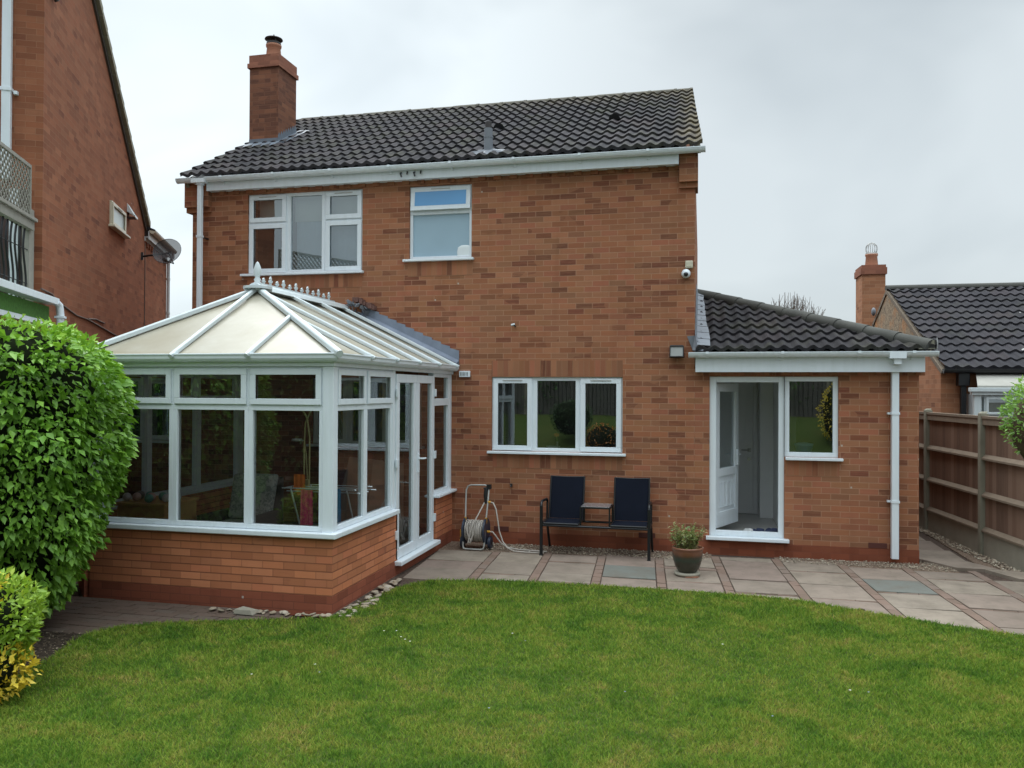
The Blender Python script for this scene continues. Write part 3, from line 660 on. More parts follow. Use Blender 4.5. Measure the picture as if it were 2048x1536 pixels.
# cobbles round the conservatory foot: every one an object of its own
def cobble():
    m = MB(); n = 10; rr = [(.0005, -.4), (.55, -.36), (.93, -.15), (1, .05), (.86, .3), (.5, .45), (.0005, .5)]
    m.lathe(rr, (0, 0, 0), n); m.v = [(x*(1+.12*math.sin(3*x+y*2)), y*(1+.1*math.cos(4*x)), z) for x, y, z in m.v]
    return m.build('cobble', STONE, at=(0, 0, 0), label='rounded buff cobble at the foot of the conservatory side wall', cat='stone', group='loose cobbles along the conservatory wall')
cb = cobble(); k = 0
for i in range(96):
    if i < 62:
        t = random.random(); y = -3.98+1.55*t; wd = .05+.17*(1-abs(t-.35)*1.1); x = -3.33+random.random()*wd; s_ = random.uniform(.014, .036)
        if not (x > -3.385): continue
        lb = None
    else:
        x = random.uniform(-4.55, -3.36); y = -3.90-random.random()*.09-(x+3.36)*-.04; s_ = random.uniform(.012, .034); lb = 1
    o = cb if k == 0 else cb.copy()
    if k: COL.objects.link(o)
    o.location = (x, y, .004+s_*.35); o.scale = (s_*random.uniform(1, 1.5), s_, s_*random.uniform(.7, 1)); o.rotation_euler = (random.uniform(-.3, .3), random.uniform(-.3, .3), random.random()*6.28); k += 1
    if lb: o['label'] = 'small buff cobble between the lawn edge and the conservatory front wall'; o['group'] = 'cobbles along the conservatory front'
m = MB(); m.add([(-.11, -.05, 0), (.1, -.06, 0), (.12, .05, 0), (-.09, .05, 0), (-.10, -.04, .045), (.07, -.05, .05), (.12, .04, .03), (-.06, .05, .055)], [(0, 3, 2, 1), (4, 5, 6, 7), (0, 1, 5, 4), (1, 2, 6, 5), (2, 3, 7, 6), (3, 0, 4, 7)])
m.v = [(v[0]-4.17, v[1]-4.02, v[2]) for v in m.v]; m.build('broken_slab', CONC, at=(-4.17, -4.02, 0), bevel=.006, label='flat grey piece of broken slab lying at the conservatory foot', cat='stone')
# small worm cast / clod on the slab edge
p = unproj(1722, 1221); MB().ball((p.x, p.y, .008), .03, 8, 5, (1.3, 1, .35)).build('soil_clod', SOIL, at=(p.x, p.y, 0), label='small dark clod of soil on the patio edge by the lawn', cat='soil clod')

# ================================================================ THE HOUSE
H = thing('brick_house', 'two storey orange brick house with dark pantile roof and low side extension', 'house', (-3.8, 0, 0))
XL, XR, XE = -7.56, -.08, 2.63
BED = (-6.627, -4.781, 3.837, 5.03); BATH = (-4.061, -3.137, 3.974, 5.016); KIT = (-2.834, -1.022, 1.277, 2.301); INN = (-5.55, -3.86, 1.32, 2.28)
mb = MB(); wall_holes(mb, XL, XR, .165, 5.12, [BED, BATH, KIT, INN])
mb.box(XL, XL+.28, .28, 7.2, .0, 5.2); mb.box(XR-.28, XR, .28, 7.2, 0, 5.2); mb.box(XL+.28, XR-.28, 6.92, 7.2, 0, 5.2)
for x in (XL, XR-.42): mb.prism([(x, .0, 5.2), (x, 7.2, 5.2), (x, 3.6, 7.19)], (.28, 0, 0))
mb.prism([(XR-.139, 0, 5.2), (XR-.139, .9, 5.2), (XR-.139, .0, 5.3)], (.12, 0, 0))
mb.build('wall', BRICK, H)
mb = MB(); wall_holes(mb, XR+.001, XE, .165, 2.42, [(.111, 1.045, .2, 2.312), (1.045, 1.695, 1.280, 2.312)])
mb.box(XE-.28, XE, .28, 5.2, 0, 2.45); mb.box(XR, XE-.28, 4.92, 5.2, 0, 2.45); mb.build('extension_wall', BRICK, H)
mb = MB(); mb.box(-3.394, .105, -.004, .2, -.05, .165); mb.box(.105, 1.05, -.004, .2, -.05, .165); mb.box(1.05, XE+.004, -.004, .3, -.05, .165); mb.box(XE-.1, XE+.004, .3, 5.2, -.05, .165)
mb.build('plinth', BRICK_RED, H)
mb = MB()
for x0, x1 in ((2.05, 2.265), (-.80, -.585), (-2.79, -2.58)): mb.box(x0, x1, -.008, .05, .168, .232)
mb.build('air_brick', AIRB, H)
# soldier courses
mb = MB(); P3 = -.003
for x0, x1, z0, z1 in ((KIT[0]-.0, KIT[1], 2.303, 2.528), (KIT[0]+.02, KIT[1], 1.045, 1.240), (BED[0], BED[1], 3.60, 3.800), (BATH[0]-.02, BATH[1]+.02, 3.73, 3.945), (1.06, 1.70, 1.04, 1.244)):
    mb = MB(); mb._r = z0; mb.box(x0, x1, P3, .1, z0, z1); mb.build('soldier_course', BRICK_SOL, H)
# header/dentil course under the fascias
mb = MB(); x = -7.2; k = 0; mb._r = 4.9
while x < -.32:
    mb.box(x, x+.104, (-.032 if k % 2 else -.004), .05, 5.047, 5.118); x += .1125; k += 1
mb.build('dentil_course', BRICK_SOL, H); mb = MB(); x = .0; k = 0; mb._r = 2.2
while x < 2.6:
    mb.box(x, x+.104, (-.028 if k % 2 or x < 1.8 else -.004), .05, 2.326, 2.394); x += .1125; k += 1
mb.build('dentil_course', BRICK_SOL, H)
for x0, x1 in ((-7.635, -7.235), (-.285, -.045)):
    mb = MB()
    mb.box(x0, x1, -.05 if x0 < -1 else -.045, .3, 4.79, 4.86); mb.box(x0, x1, -.10, .3, 4.862, 5.235); mb.build('corbelled_eaves_brick', BRICK, H)
# windows
NI = (KIT[0], KIT[1])
kc = [(-2.834, -2.245, KIT[2], KIT[3], 'sash'), (-2.245, -1.612, KIT[2], KIT[3], 'fixed'), (-1.612, -1.022, KIT[2], KIT[3], 'sash')]
window(H, *KIT, kc, sill=(.05, .05, .10, .035))
bc = [(-6.627, -5.985, 4.60, 5.03, 'sash'), (-6.627, -5.985, 3.837, 4.60, 'sash'), (-5.985, -5.385, 3.837, 5.03, 'fixed'), (-5.385, -4.781, 4.60, 5.03, 'sash'), (-5.385, -4.781, 3.837, 4.60, 'sash')]
window(H, *BED, bc, sill=(.09, .03, .09, .035))
window(H, *BATH, [(-4.061, -3.137, 4.655, 5.016, 'open', FROST_B), (-4.061, -3.137, 3.974, 4.655, 'fixed', FROST)], sill=(.08, .04, .09, .035), fwid=.042)
window(H, *INN, [(-5.55, -4.99, 1.32, 2.28, 'sash'), (-4.99, -4.42, 1.32, 2.28, 'fixed'), (-4.42, -3.86, 1.32, 2.28, 'sash')], sill=(.05, .05, .12, .035))
window(H, 1.045, 1.695, 1.280, 2.312, [(1.045, 1.695, 1.280, 2.312, 'fixed')], sill=(-.01, .05, .10, .035), fwid=.062)
# back door: frame, threshold, leaf standing open inwards
mb = MB(); w = .085
mb.box(.111, .111+w, .03, .10, .235, 2.312); mb.box(1.045-.07, 1.045-.0005, .03, .10, .235, 2.312); mb.box(.111+w, .975, .03, .10, 2.312-.075, 2.312); mb.box(.111+w, .975, .032, .10, .235, .30)
mb.box(.07, 1.10, -.09, .10, .192, .2335)
df = mb.build('door_frame', PVC, H, bevel=.005)
D = MB(); D.M = Matrix.Translation((.205, .115, 0)) @ Matrix.Rotation(R(66), 4, 'Z')
dw, dz0, dz1 = .755, .31, 2.225
ring(D, 0, dw, dz0, dz1, .105, 0, .06, .11, .2); D.box(.105, dw-.105, 0, .06, .98, 1.09)
D.box(.105, dw-.105, .018, .042, dz0+.2, .98)
door = D.build('door', PVC, H, bevel=.005)
D2 = MB(); D2.M = D.M
for a, b in ((.15, .20), (.25, .36), (.39, .50), (.55, .60)): ring(D2, a, b+.02, .56, .90, .014, .006, .0175)
D2.build('door_moulding', PVC, door, bevel=.003)
D3 = MB(); D3.M = D.M; D3.poly([(.10, .03, 1.085), (dw-.10, .03, 1.085), (dw-.10, .03, dz1-.105), (.10, .03, dz1-.105)]); D3.build('pane', GLASS, door)
D4 = MB(); D4.M = D.M
for s_ in (-.018, .078):
    D4.box(dw-.075, dw-.035, s_-.006 if s_ < 0 else s_-.018, s_+.018 if s_ < 0 else s_+.006, 1.10, 1.32); e = -.05 if s_ < 0 else .11
    D4.tube([(dw-.055, s_, 1.25), (dw-.055, e, 1.25), (dw-.17, e, 1.25)], .010, 8)
D4.build('handle', PVC, door)
# utility room seen through the open door
def room(mbx, x0, x1, y0, y1, z0, z1):
    mbx.poly([(x0, y1, z0), (x1, y1, z0), (x1, y1, z1), (x0, y1, z1)]); mbx.poly([(x0, y0, z0), (x0, y1, z0), (x0, y1, z1), (x0, y0, z1)])
    mbx.poly([(x1, y0, z0), (x1, y1, z0), (x1, y1, z1), (x1, y0, z1)]); mbx.poly([(x0, y0, z1), (x1, y0, z1), (x1, y1, z1), (x0, y1, z1)])
mb = MB(); mb.box(XR+.002, XR+.05, .281, 3.2, .2, 2.4); mb.box(XR+.05, .88, 2.35, 2.45, .2, 2.4); mb.box(.88, .92, 1.95, 2.45, .2, 2.4); mb.box(.92, 1.4, 1.95, 2.05, .2, 2.4); mb.box(1.07, 1.10, .29, 1.949, .2, 2.4)  # last box: partition added to keep the fixed window's room dark
mb.build('interior_wall', ROOMW, H)
mb = MB(); mb.box(XR+.002, 2.348, .281, 3.2, 2.401, 2.42); mb.build('ceiling', CEIL, H)
mb = MB(); mb.box(XR+.002, 2.348, .101, 3.2, .17, .2); mb.build('floor', FLOORT, H)
mb = MB(); ring(mb, .10, .86, .205, 2.30, .06, 2.30, 2.348); ifr = mb.build('interior_door_frame', ROOMW, H, bevel=.004)
mb = MB(); mb.box(.165, .795, 2.31, 2.34, .235, 2.235)
idr = mb.build('interior_door', ROOMW, H, bevel=.003)
m2 = MB()
for a, b, c, d in ((.23, .43, .4, 1.05), (.50, .70, .4, 1.05), (.23, .43, 1.35, 2.1), (.50, .70, 1.35, 2.1)): ring(m2, a, b, c, d, .015, 2.30, 2.3095)
m2.build('door_moulding', ROOMW, idr)
m2 = MB(); m2.tube([(.74, 2.305, 1.20), (.74, 2.26, 1.20), (.62, 2.26, 1.20)], .012, 8); m2.box(.715, .765, 2.295, 2.309, 1.17, 1.23); m2.tube([(.735, 2.309, 1.06), (.735, 2.29, 1.06)], .028, 12); m2.build('handle', STEEL, idr)
mb = MB()
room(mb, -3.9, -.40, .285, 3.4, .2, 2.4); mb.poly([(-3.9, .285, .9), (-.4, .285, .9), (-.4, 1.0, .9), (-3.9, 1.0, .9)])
room(mb, -7.2, -4.2, .285, 3.4, 2.7, 5.1); room(mb, -4.15, -2.9, .285, 2.4, 2.7, 5.1); room(mb, -7.2, -4.0, .285, 3, .2, 2.4); room(mb, 1.11, 2.34, .285, 2.5, .2, 2.39)  # last room dark-walled so the fixed window reads dark
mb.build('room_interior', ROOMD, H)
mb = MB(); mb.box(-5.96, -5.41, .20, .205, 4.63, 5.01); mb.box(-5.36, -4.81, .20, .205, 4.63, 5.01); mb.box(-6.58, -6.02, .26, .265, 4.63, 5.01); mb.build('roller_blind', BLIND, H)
m = MB()
for k in range(44):
    x0 = -5.93+k*.0255; ya = .215+.004*math.sin(k*.9); yb = .215+.004*math.sin((k+1)*.9); m.add([(x0, ya, 3.86), (x0+.0255, yb, 3.86), (x0+.0255, yb, 5.0), (x0, ya, 5.0)], [(0, 1, 2, 3)], True)
m.build('net_or_sky_sheet', SKY_SHEET, H)  # blue-grey sheet imitating sky reflected in the middle and right panes

# roof
SL = Vector((0, 3.8, 2.10)).normalized(); NR = Vector((0, -SL.z, SL.y)); LEN = math.hypot(3.8, 2.10)
OZ = (0, -.21, 5.295)
roof = tiles('roof', OZ, (1, 0, 0), SL, NR, LEN, lambda s: -7.625, lambda s: .012-.17*s/LEN, H, TILE, xmin=-7.65, xmax=.03)
SB = Vector((0, -3.8, 2.10)).normalized()
tiles('rear_roof', (0, 7.41, 5.295), (-1, 0, 0), SB, Vector((0, SB.z, -SB.y)), LEN, lambda s: .16, lambda s: 7.625, H, TILE, xmin=.0, xmax=7.65)
mb = MB(); mb.prism([(-7.60, -.17, 5.26), (-7.60, 3.6, 7.36), (-7.60, 7.37, 5.26), (-7.60, 7.30, 5.16), (-7.60, 3.6, 7.20), (-7.60, -.10, 5.16)], (.05, 0, 0)); mb.hexa([(-.06, -.17, 5.20), (-.01, -.17, 5.20), (-.18, 3.6, 7.25), (-.23, 3.6, 7.25), (-.06, -.17, 5.27), (-.01, -.17, 5.27), (-.18, 3.6, 7.37), (-.23, 3.6, 7.37)]); mb.prism([(-.23, 3.6, 7.36), (-.23, 7.37, 5.26), (-.23, 7.3, 5.16), (-.23, 3.6, 7.20)], (.05, 0, 0)); mb.build('verge', CONC_D, H)
mb = MB(); mb.poly([(-7.56, -.12, 5.29), (-.2, -.12, 5.29), (-.2, 3.6, 7.33), (-7.56, 3.6, 7.33)]); mb.build('underlay', BLACKP, H)
mb = MB(); mb.poly([(XR+.01, -.13, 2.625), (2.66, -.13, 2.625), (XR+.01, 2.6, 3.62)]); mb.poly([(2.66, -.13, 2.625), (2.66, 5.2, 2.625), (XR+.01, 5.2, 3.62), (XR+.01, 2.6, 3.62)]); mb.build('underlay', BLACKP, H)
mb = MB(); x = -7.0; 
x = -7.62
while x < -.17:
    x1 = min(x+.445, -.155); rr = .115+random.uniform(-.004, .004); n = 8; zc = 7.345+random.uniform(-.004, .004)
    for k in range(n):
        a0, a1 = PI*k/n, PI*(k+1)/n
        mb.add([(x, 3.6+rr*math.cos(a0), zc+rr*.8*math.sin(a0)), (x1, 3.6+rr*math.cos(a0), zc+rr*.8*math.sin(a0)), (x1, 3.6+rr*math.cos(a1), zc+rr*.8*math.sin(a1)), (x, 3.6+rr*math.cos(a1), zc+rr*.8*math.sin(a1))], [(0, 1, 2, 3)])
        rq = rr*1.06
        mb.add([(x1-.05, 3.6+rq*math.cos(a0), zc+rq*.8*math.sin(a0)), (x1, 3.6+rq*math.cos(a0), zc+rq*.8*math.sin(a0)), (x1, 3.6+rq*math.cos(a1), zc+rq*.8*math.sin(a1)), (x1-.05, 3.6+rq*math.cos(a1), zc+rq*.8*math.sin(a1))], [(0, 1, 2, 3)])
    x += .45
mb.build('ridge_tile', RIDGE_OLD, roof)
def roofpt(x, s_, h=0): return Vector(OZ)+Vector((x, 0, 0))+SL*s_+NR*h
# soil vent pipe with lead slate
b = Vector((-2.90, .0, 5.41)); mb = MB(); mb.tube([(b.x, b.y, b.z-.1), (b.x, b.y, b.z+.24)], .062, 14)
mb.tube([(b.x, b.y, b.z+.245), (b.x, b.y, b.z+.36)], .058, 14); mb.tube([(b.x, b.y, b.z+.225), (b.x, b.y, b.z+.25)], .066, 14)
sv = mb.build('soil_vent_pipe', LEAD_L, roof); MB().tube([(b.x, b.y, b.z+.355), (b.x, b.y, b.z+.45)], .044, 12).build('vent_cap', DARKM, sv)
mb = MB(); pts = []
for k in range(18):
    a = 2*PI*k/18; rr = .19+.035*math.sin(k*2.3); q = Vector((b.x, b.y, b.z))+Vector((1, 0, 0))*rr*math.cos(a)*1.15+SL*rr*.8*math.sin(a)+NR*(.04+.012*math.sin(k*3)); pts.append(q)
c0 = b+NR*.075; mb.add([c0]+pts, [(0, 1+k, 1+(k+1) % 18) for k in range(18)]); mb.build('lead_slate', LEAD_L, sv)
for x, s_ in ((-3.10, 1.85), (-1.30, 1.93)):
    mb = MB(); q = roofpt(x, s_)
    n = 8; r_ = .09
    f0 = [q+Vector((1, 0, 0))*r_*math.cos(PI*k/n)+NR*(.035+r_*1.0*math.sin(PI*k/n)) for k in range(n+1)]; f1 = [q+SL*.20+Vector((1, 0, 0))*r_*.6*math.cos(PI*k/n)+NR*(.02+.03*math.sin(PI*k/n)) for k in range(n+1)]
    mb.add(f0+f1, [(k, k+1, n+2+k, n+1+k) for k in range(n)]+[tuple(range(n+1))]); mb.build('tile_vent', BLACKP, roof)
# fascia, gutter, downpipe
mb = MB(); mb.box(-7.235, -.29, -.145, -.120, 5.085, 5.262); mb.box(-7.235, -.29, -.119, .0, 5.095, 5.110); mb.build('fascia', PVC, H, bevel=.003)
gm = gutter(-7.68, .045, -.146, 5.262, .056); gt = gm.build('gutter', PVC, H)
brackets(gt, [-6.95, -6.1, -5.2, -4.3, -3.4, -2.5, -1.6, -.7], -.146, 5.262, .056)
def downpipe(parent, x, y, z0, z1, clips, w=.065, M=None, mat=None, local=False, out=.0):
    mb = MB(); mb.M = M or Matrix.Identity(4); mb.box(x-w/2, x+w/2, y-w/2, y+w/2, z0, z1); mb.box(x-w/2-.012, x+w/2+.012, y-w/2-.01, y+w/2+.01, z1, z1+.05)
    d = mb.build('downpipe', mat or PVC, parent, bevel=.006, local=local); c = MB(); c.M = mb.M
    for z in clips: c.box(x-w/2-.008, x+w/2+.008, y-w/2-.006, y+w/2+.004, z, z+.03); c.box(x-w/2-.04, x-w/2-.008, y+.012, y+w/2+.02, z+.002, z+.026)
    c.build('pipe_clip', mat or PVC, d, local=local)
downpipe(H, -7.30, -.198, 2.0, 5.16, (4.38, 2.9)); downpipe(H, 2.338, -.075, .06, 2.47, (.75, 1.84), .082)
mb = MB(); mb.box(-7.30-.02, -7.30+.02, -.17, .0, 4.38, 4.40)
for x in (-4.13, -3.93): mb.tube([(x, -.15, 5.18), (x, -.19, 5.165), (x+.02, -.20, 5.11)], .012, 6); mb.tube([(x+.09, -.15, 5.19), (x+.1, -.19, 5.15)], .012, 6)
mb.build('cable_hook', BLACKP, H)

# chimney
mb = MB(); mb.box(-7.57, -7.03, 1.58, 2.21, 5.6, 7.62); ch = mb.build('chimney', BRICK_CHI, H)
mb = MB(); mb.box(-7.60, -7.0, 1.55, 2.24, 7.622, 7.70); mb.box(-7.578, -7.022, 1.572, 2.218, 7.702, 7.845); mb.box(-7.60, -7.0, 1.55, 2.24, 7.702, 7.78) if False else None; mb.build('chimney_cap', BRICK_CAP, ch)
MB().lathe([(.0, 0), (.145, 0), (.135, .06), (.115, .25), (.13, .265), (.135, .30), (.118, .31), (.10, .31), (.10, .2)], (-7.30, 1.90, 7.83)).build('chimney_pot', TERRA, ch)
mb = MB(); mb.lathe([(.12, 0), (.125, .03), (.12, .05), (.11, .05)], (-7.30, 1.90, 8.13)); mb.lathe([(.0005, .115), (.155, .10), (.15, .115), (.07, .15), (.0005, .165)], (-7.30, 1.90, 8.13)); mb.lathe([(.014, .16), (.014, .19), (.0005, .195)], (-7.3, 1.9, 8.13), 8)
for k in range(4): a = PI/4+k*PI/2; mb.box(-7.3+.11*math.cos(a)-.012, -7.3+.11*math.cos(a)+.012, 1.9+.11*math.sin(a)-.004, 1.9+.11*math.sin(a)+.004, 8.14, 8.245)
mb.build('cowl', DARKM, ch)
mb = MB(); mb.box(-7.57, -7.025, 1.573, 1.5795, 6.22, 6.40)   # apron
z_at = lambda y: 5.295+(y+.21)*2.10/3.8
pts = []; y = 1.575; steps = 8
top = []
for k in range(steps): 
    y0 = 1.575+k*.079; top += [(y0, z_at(y0)+.10+.045), (y0+.04, z_at(y0)+.22), (y0+.079, z_at(y0+.079)+.115)]
poly = [(-7.026, y, z) for y, z in [(1.575, z_at(1.575))]+top+[(2.21, z_at(2.21))]]
mb.prism(poly[::-1], (.006, 0, 0))
q0 = z_at(1.4); mb.hexa([(-7.6, 1.34, z_at(1.34)+.045), (-6.98, 1.34, z_at(1.34)+.045), (-6.98, 1.58, z_at(1.58)+.05), (-7.6, 1.58, z_at(1.58)+.05), (-7.6, 1.34, z_at(1.34)+.052), (-6.98, 1.34, z_at(1.34)+.052), (-6.98, 1.58, z_at(1.58)+.06), (-7.6, 1.58, z_at(1.58)+.06)])
mb.hexa([(-7.03, 1.5, z_at(1.5)+.045), (-6.88, 1.5, z_at(1.5)+.04), (-6.83, 2.35, z_at(2.35)+.04), (-7.03, 2.35, z_at(2.35)+.045), (-7.03, 1.5, z_at(1.5)+.06), (-6.88, 1.5, z_at(1.5)+.05), (-6.83, 2.35, z_at(2.35)+.05), (-7.03, 2.35, z_at(2.35)+.06)])
mb.build('lead_flashing', LEAD, ch)

# extension roof: hipped lean-to
pit = (3.71-2.64)/2.9; US = Vector((0, 1, pit)).normalized(); NS = Vector((0, -US.z, US.y)); XW = XR+.012; EX = 2.76
L1 = math.hypot(2.84, 2.84*pit); f_ = lambda s: s*US.y     # plan distance from eave
xr_ = tiles('extension_roof', (0, -.20, 2.63), (1, 0, 0), US, NS, L1, lambda s: XW, lambda s: max(XW, EX-f_(s)), H, TILE_X, xmin=XW-.02, xmax=2.8, pitch=.170, amp=.044)
UE = Vector((-1, 0, pit)).normalized(); NE = Vector((UE.z*-1*-1, 0, 1)).normalized(); NE = Vector((-UE.z*-1, 0, -UE.x)).normalized()
tiles('extension_side_roof', (EX, 0, 2.63), (0, 1, 0), UE, NE, L1, lambda s: -.20+s*abs(UE.x), lambda s: 5.35, H, TILE_X, xmin=-.22, xmax=5.4, pitch=.170)
mb = MB(); a = Vector((EX-.03, -.17, 2.665)); bq = Vector((XW+.02, -.17+(EX-.03-XW-.02), 2.665+(EX-.05-XW)*pit)); n_ = 9
for k in range(n_):
    p, q = a.lerp(bq, k/n_), a.lerp(bq, (k+1)/n_+.006); r0 = .112+random.uniform(-.003, .003)
    dd = (q-p).normalized(); sd_ = dd.cross(Vector((0, 0, 1))).normalized(); uu = sd_.cross(dd)
    vs = []
    for c_, rr in ((p, r0+.008), (q, r0-.004)):
        for j in range(11): an = PI*(j/10*1.16-.08); vs.append(c_+sd_*rr*math.cos(an)+uu*rr*.85*math.sin(an))
    mb.add(vs, [(j, j+1, 12+j, 11+j) for j in range(10)], True); mb.add(vs[:11], [tuple(range(11))])
mb.build('hip_tile', RIDGE, xr_)
mb = MB(); q = a; mb.add([(EX-.19, -.21, 2.645), (EX+.0, -.21, 2.645), (EX, -.02, 2.645), (EX-.01, -.205, 2.75), (EX-.12, -.13, 2.74), (EX-.03, -.12, 2.75)], [(0, 1, 3, 4), (1, 2, 5, 3), (3, 5, 4), (0, 4, 2)]); mb.build('hip_mortar', CONC_D, xr_)
m = MB(); m.tube([(EX+.02, -.2, 2.62), (EX+.025, -.215, 2.70), (EX+.02, -.2, 2.78)], .006, 6); m.build('hip_iron', STEEL, xr_)
mb = MB(); ys = [i*.28-.2 for i in range(11)]   # lead soaker up the house wall
for i in range(10):
    y0, y1 = ys[i], ys[i+1]; z0, z1 = 2.66+(y0+.2)*pit, 2.66+(y1+.2)*pit; w0, w1 = .20-.010*i+random.uniform(-.012, .012), .20-.010*(i+1)+random.uniform(-.012, .012)
    mb.add([(XR+.004, y0, z0+.20), (XR+.03, y0, z0+.06), (XR+w0, y0, z0+.045), (XR+w1, y1, z1+.04), (XR+.03, y1, z1+.055), (XR+.004, y1, z1+.19)], [(0, 1, 4, 5), (1, 2, 3, 4)])
mb.add([(XR-.10, -.008, 2.84), (XR, -.008, 2.85), (XR+.13, -.19, 2.67), (XR+.10, -.23, 2.635), (XR-.03, -.12, 2.65), (XR-.02, -.01, 2.64)], [(0, 1, 5), (1, 2, 3, 4), (1, 4, 5)])
mb.build('lead_flashing', LEAD_L, xr_)
mb = MB(); mb.box(XR+.01, 2.665, -.145, -.120, 2.365, 2.60); mb.box(XR+.01, 2.665, -.119, .0, 2.38, 2.395); mb.box(2.64, 2.665, -.119, 5.3, 2.40, 2.60); mb.build('fascia', PVC, H, bevel=.003)
gm = gutter(-.155, 2.79, -.146, 2.612, .056); g2 = gm.build('gutter', PVC, H)
brackets(g2, [.06, .98, 1.88, 2.5], -.146, 2.612, .056); mb = MB(); mb.box(2.24, 2.43, -.262, -.15, 2.53, 2.606); mb.box(2.30, 2.38, -.235, -.06, 2.46, 2.529); mb.build('gutter_outlet', PVC, g2)
mb = MB(); mb.box(-7.42, -7.20, -.262, -.15, 5.19, 5.266); mb.build('gutter_outlet', PVC, gt)
# wall vent beside the conservatory roof
mb = MB(); mb.box(-3.30, -3.142, -.03, .0, 2.30, 2.385); v = mb.build('wall_vent', PVC, H, bevel=.003)
mb = MB()
for k in range(6): mb.box(-3.28+k*.02, -3.272+k*.02, -.0315, -.02, 2.318, 2.368)
mb.build('vent_slot', BLACKP, v)
mb = MB(); mb.box(-2.56, -2.53, -.012, .0, .79, .83); mb.tube([(-2.545, -.01, .81), (-2.545, -.045, .81), (-2.545, -.05, .785)], .010, 8); mb.box(-2.565, -2.525, -.05, -.03, .825, .832); mb.build('outside_tap', DARKM, H)

# small fittings on the wall: things that hang there
t = thing('floodlight', 'black square LED floodlight on the brick wall left of the extension gutter', 'floodlight', (-.31, -.05, 2.64))
M_ = Matrix.Translation((-.31, -.085, 2.63)) @ Matrix.Rotation(R(-14), 4, 'X'); mb = MB(); mb.M = M_; ring(mb, -.092, .092, -.075, .075, .012, -.035, .03); mb.box(-.08, .08, -.005, .03, -.063, .063); mb.build('housing', BLACKP, t, bevel=.004)
mb = MB(); mb.M = M_; mb.box(-.079, .079, -.022, -.006, -.062, .062); mb.build('lamp_glass', plain('floodlight_glass', (.30, .31, .30), .15), t)
mb = MB(); mb.M = M_; mb.box(-.085, .085, -.03, .055, .078, .086); mb.box(-.03, .03, .03, .085, -.02, .02); mb.build('bracket', BLACKP, t)
t = thing('sensor_box', 'cream square sensor box high on the brick corner above the dome camera', 'sensor', (-.155, -.02, 3.78)); mb = MB(); mb.box(-.205, -.108, -.05, 0, 3.735, 3.832); mb.build('case', CREAM, t, bevel=.008); mb = MB(); mb.box(-.19, -.123, -.054, -.0505, 3.75, 3.817); mb.build('lid', CREAM, t, bevel=.003)
t = thing('dome_camera', 'white round security camera with black lens on the brick corner', 'security camera', (-.196, -.03, 3.66)); mb = MB(); mb.ball((-.196, -.035, 3.663), .060, 18, 12); mb.build('body', PVC, t); mb = MB(); mb.ball((-.196, -.075, 3.650), .031, 14, 8); mb.build('lens', BLACKP, t); mb = MB(); mb.tube([(-.196, -.012, 3.663), (-.196, .0, 3.663)], .055, 18); mb.build('mounting_plate', PVC, t)
t = thing('wall_sensor', 'tiny black and white sensor on the bare brick above the kitchen window', 'sensor', (-2.52, 0, 3.01)); mb = MB(); mb.tube([(-2.545, -.07, 3.015), (-2.50, -.05, 3.028)], .014, 8); mb.build('body', PVC, t); mb = MB(); mb.tube([(-2.51, -.055, 3.022), (-2.50, 0, 3.0)], .011, 8); mb.box(-2.53, -2.49, -.06, -.04, 3.0, 3.014); mb.build('bracket', BLACKP, t)
t = thing('bath_globe', 'flattened white globe on the lower right of the obscure bathroom pane standing in for a lamp behind', 'lamp', (-3.26, .03, 4.03)); mb = MB(); mb.lathe([(.0005, .15), (.05, .148), (.1, .12), (.115, .06), (.11, .0)], (-3.25, .054, 4.015), 20, True, (1, .12)); mb.build('globe', plain('globe_white', (.7, .75, .76), .4), t)  # flattened shape outside the opaque pane imitates a lamp showing through

# ================================================================ CONSERVATORY
BRICK_RED2 = brick_mat('dark_red_plinth_brick', [(.34, .105, .062), (.29, .09, .052), (.37, .12, .07)], (.13, .055, .04), darkp=0, jw=.09, stain=.5)
CV = thing('conservatory', 'white framed conservatory with cream hipped roof on a low orange brick wall', 'conservatory', (-5.08, -1.9, 0))
CX0, CX1, CY = -6.76, -3.40, -3.80; BT = .70
CXC, CYC = -6.15, -3.19     # the left front corner is cut off diagonally
def chpr(mbx, o, t, z0, z1, e=0.0):
    k = .7071; a = Vector((CX0-o*1.0, CYC-o*.41, z0)); b = Vector((CXC-o*.41, CY-o, z0)); n = Vector((k, k, 0))*(t+o)
    mbx.prism([a, b, b+n+Vector((.02, 0, 0)), a+n+Vector((0, .02, 0))], (0, 0, z1-z0))
for nm_, f_ in (('f', lambda m, o, z0, z1: m.box(CXC+.06, CX1+o, CY-o, CY+.12, z0, z1)), ('r', lambda m, o, z0, z1: m.box(CX1-.12, CX1+o, CY+.121, -2.11 if o == 0 else -.001, z0, z1)), ('l', lambda m, o, z0, z1: m.box(CX0-o, CX0+.12, CYC+.05, -.001, z0, z1)), ('c', lambda m, o, z0, z1: chpr(m, o, .12, z0, z1))):
    mb = MB(); f_(mb, 0, .15, BT); mb.build('dwarf_wall', BRICK_CON, CV); mb = MB(); f_(mb, .004, -.05, .148); mb.build('plinth', BRICK_RED2, CV)
mb = MB(); mb.box(CX1-.12, CX1, -.73, -.001, .15, BT); mb.build('dwarf_wall', BRICK_CON, CV)
mb = MB(); mb.prism([(CX1-.12, -.001, .10), (CX0+.12, -.001, .10), (CX0+.12, CYC+.1, .10), (CXC+.1, CY+.12, .10), (CX1-.12, CY+.12, .10)], (0, 0, .06)); mb.build('floor', plain('dark_wood_floor', (.06, .045, .035), .4), CV)
ZS, ZT, ZM = .755, 2.335, 1.955
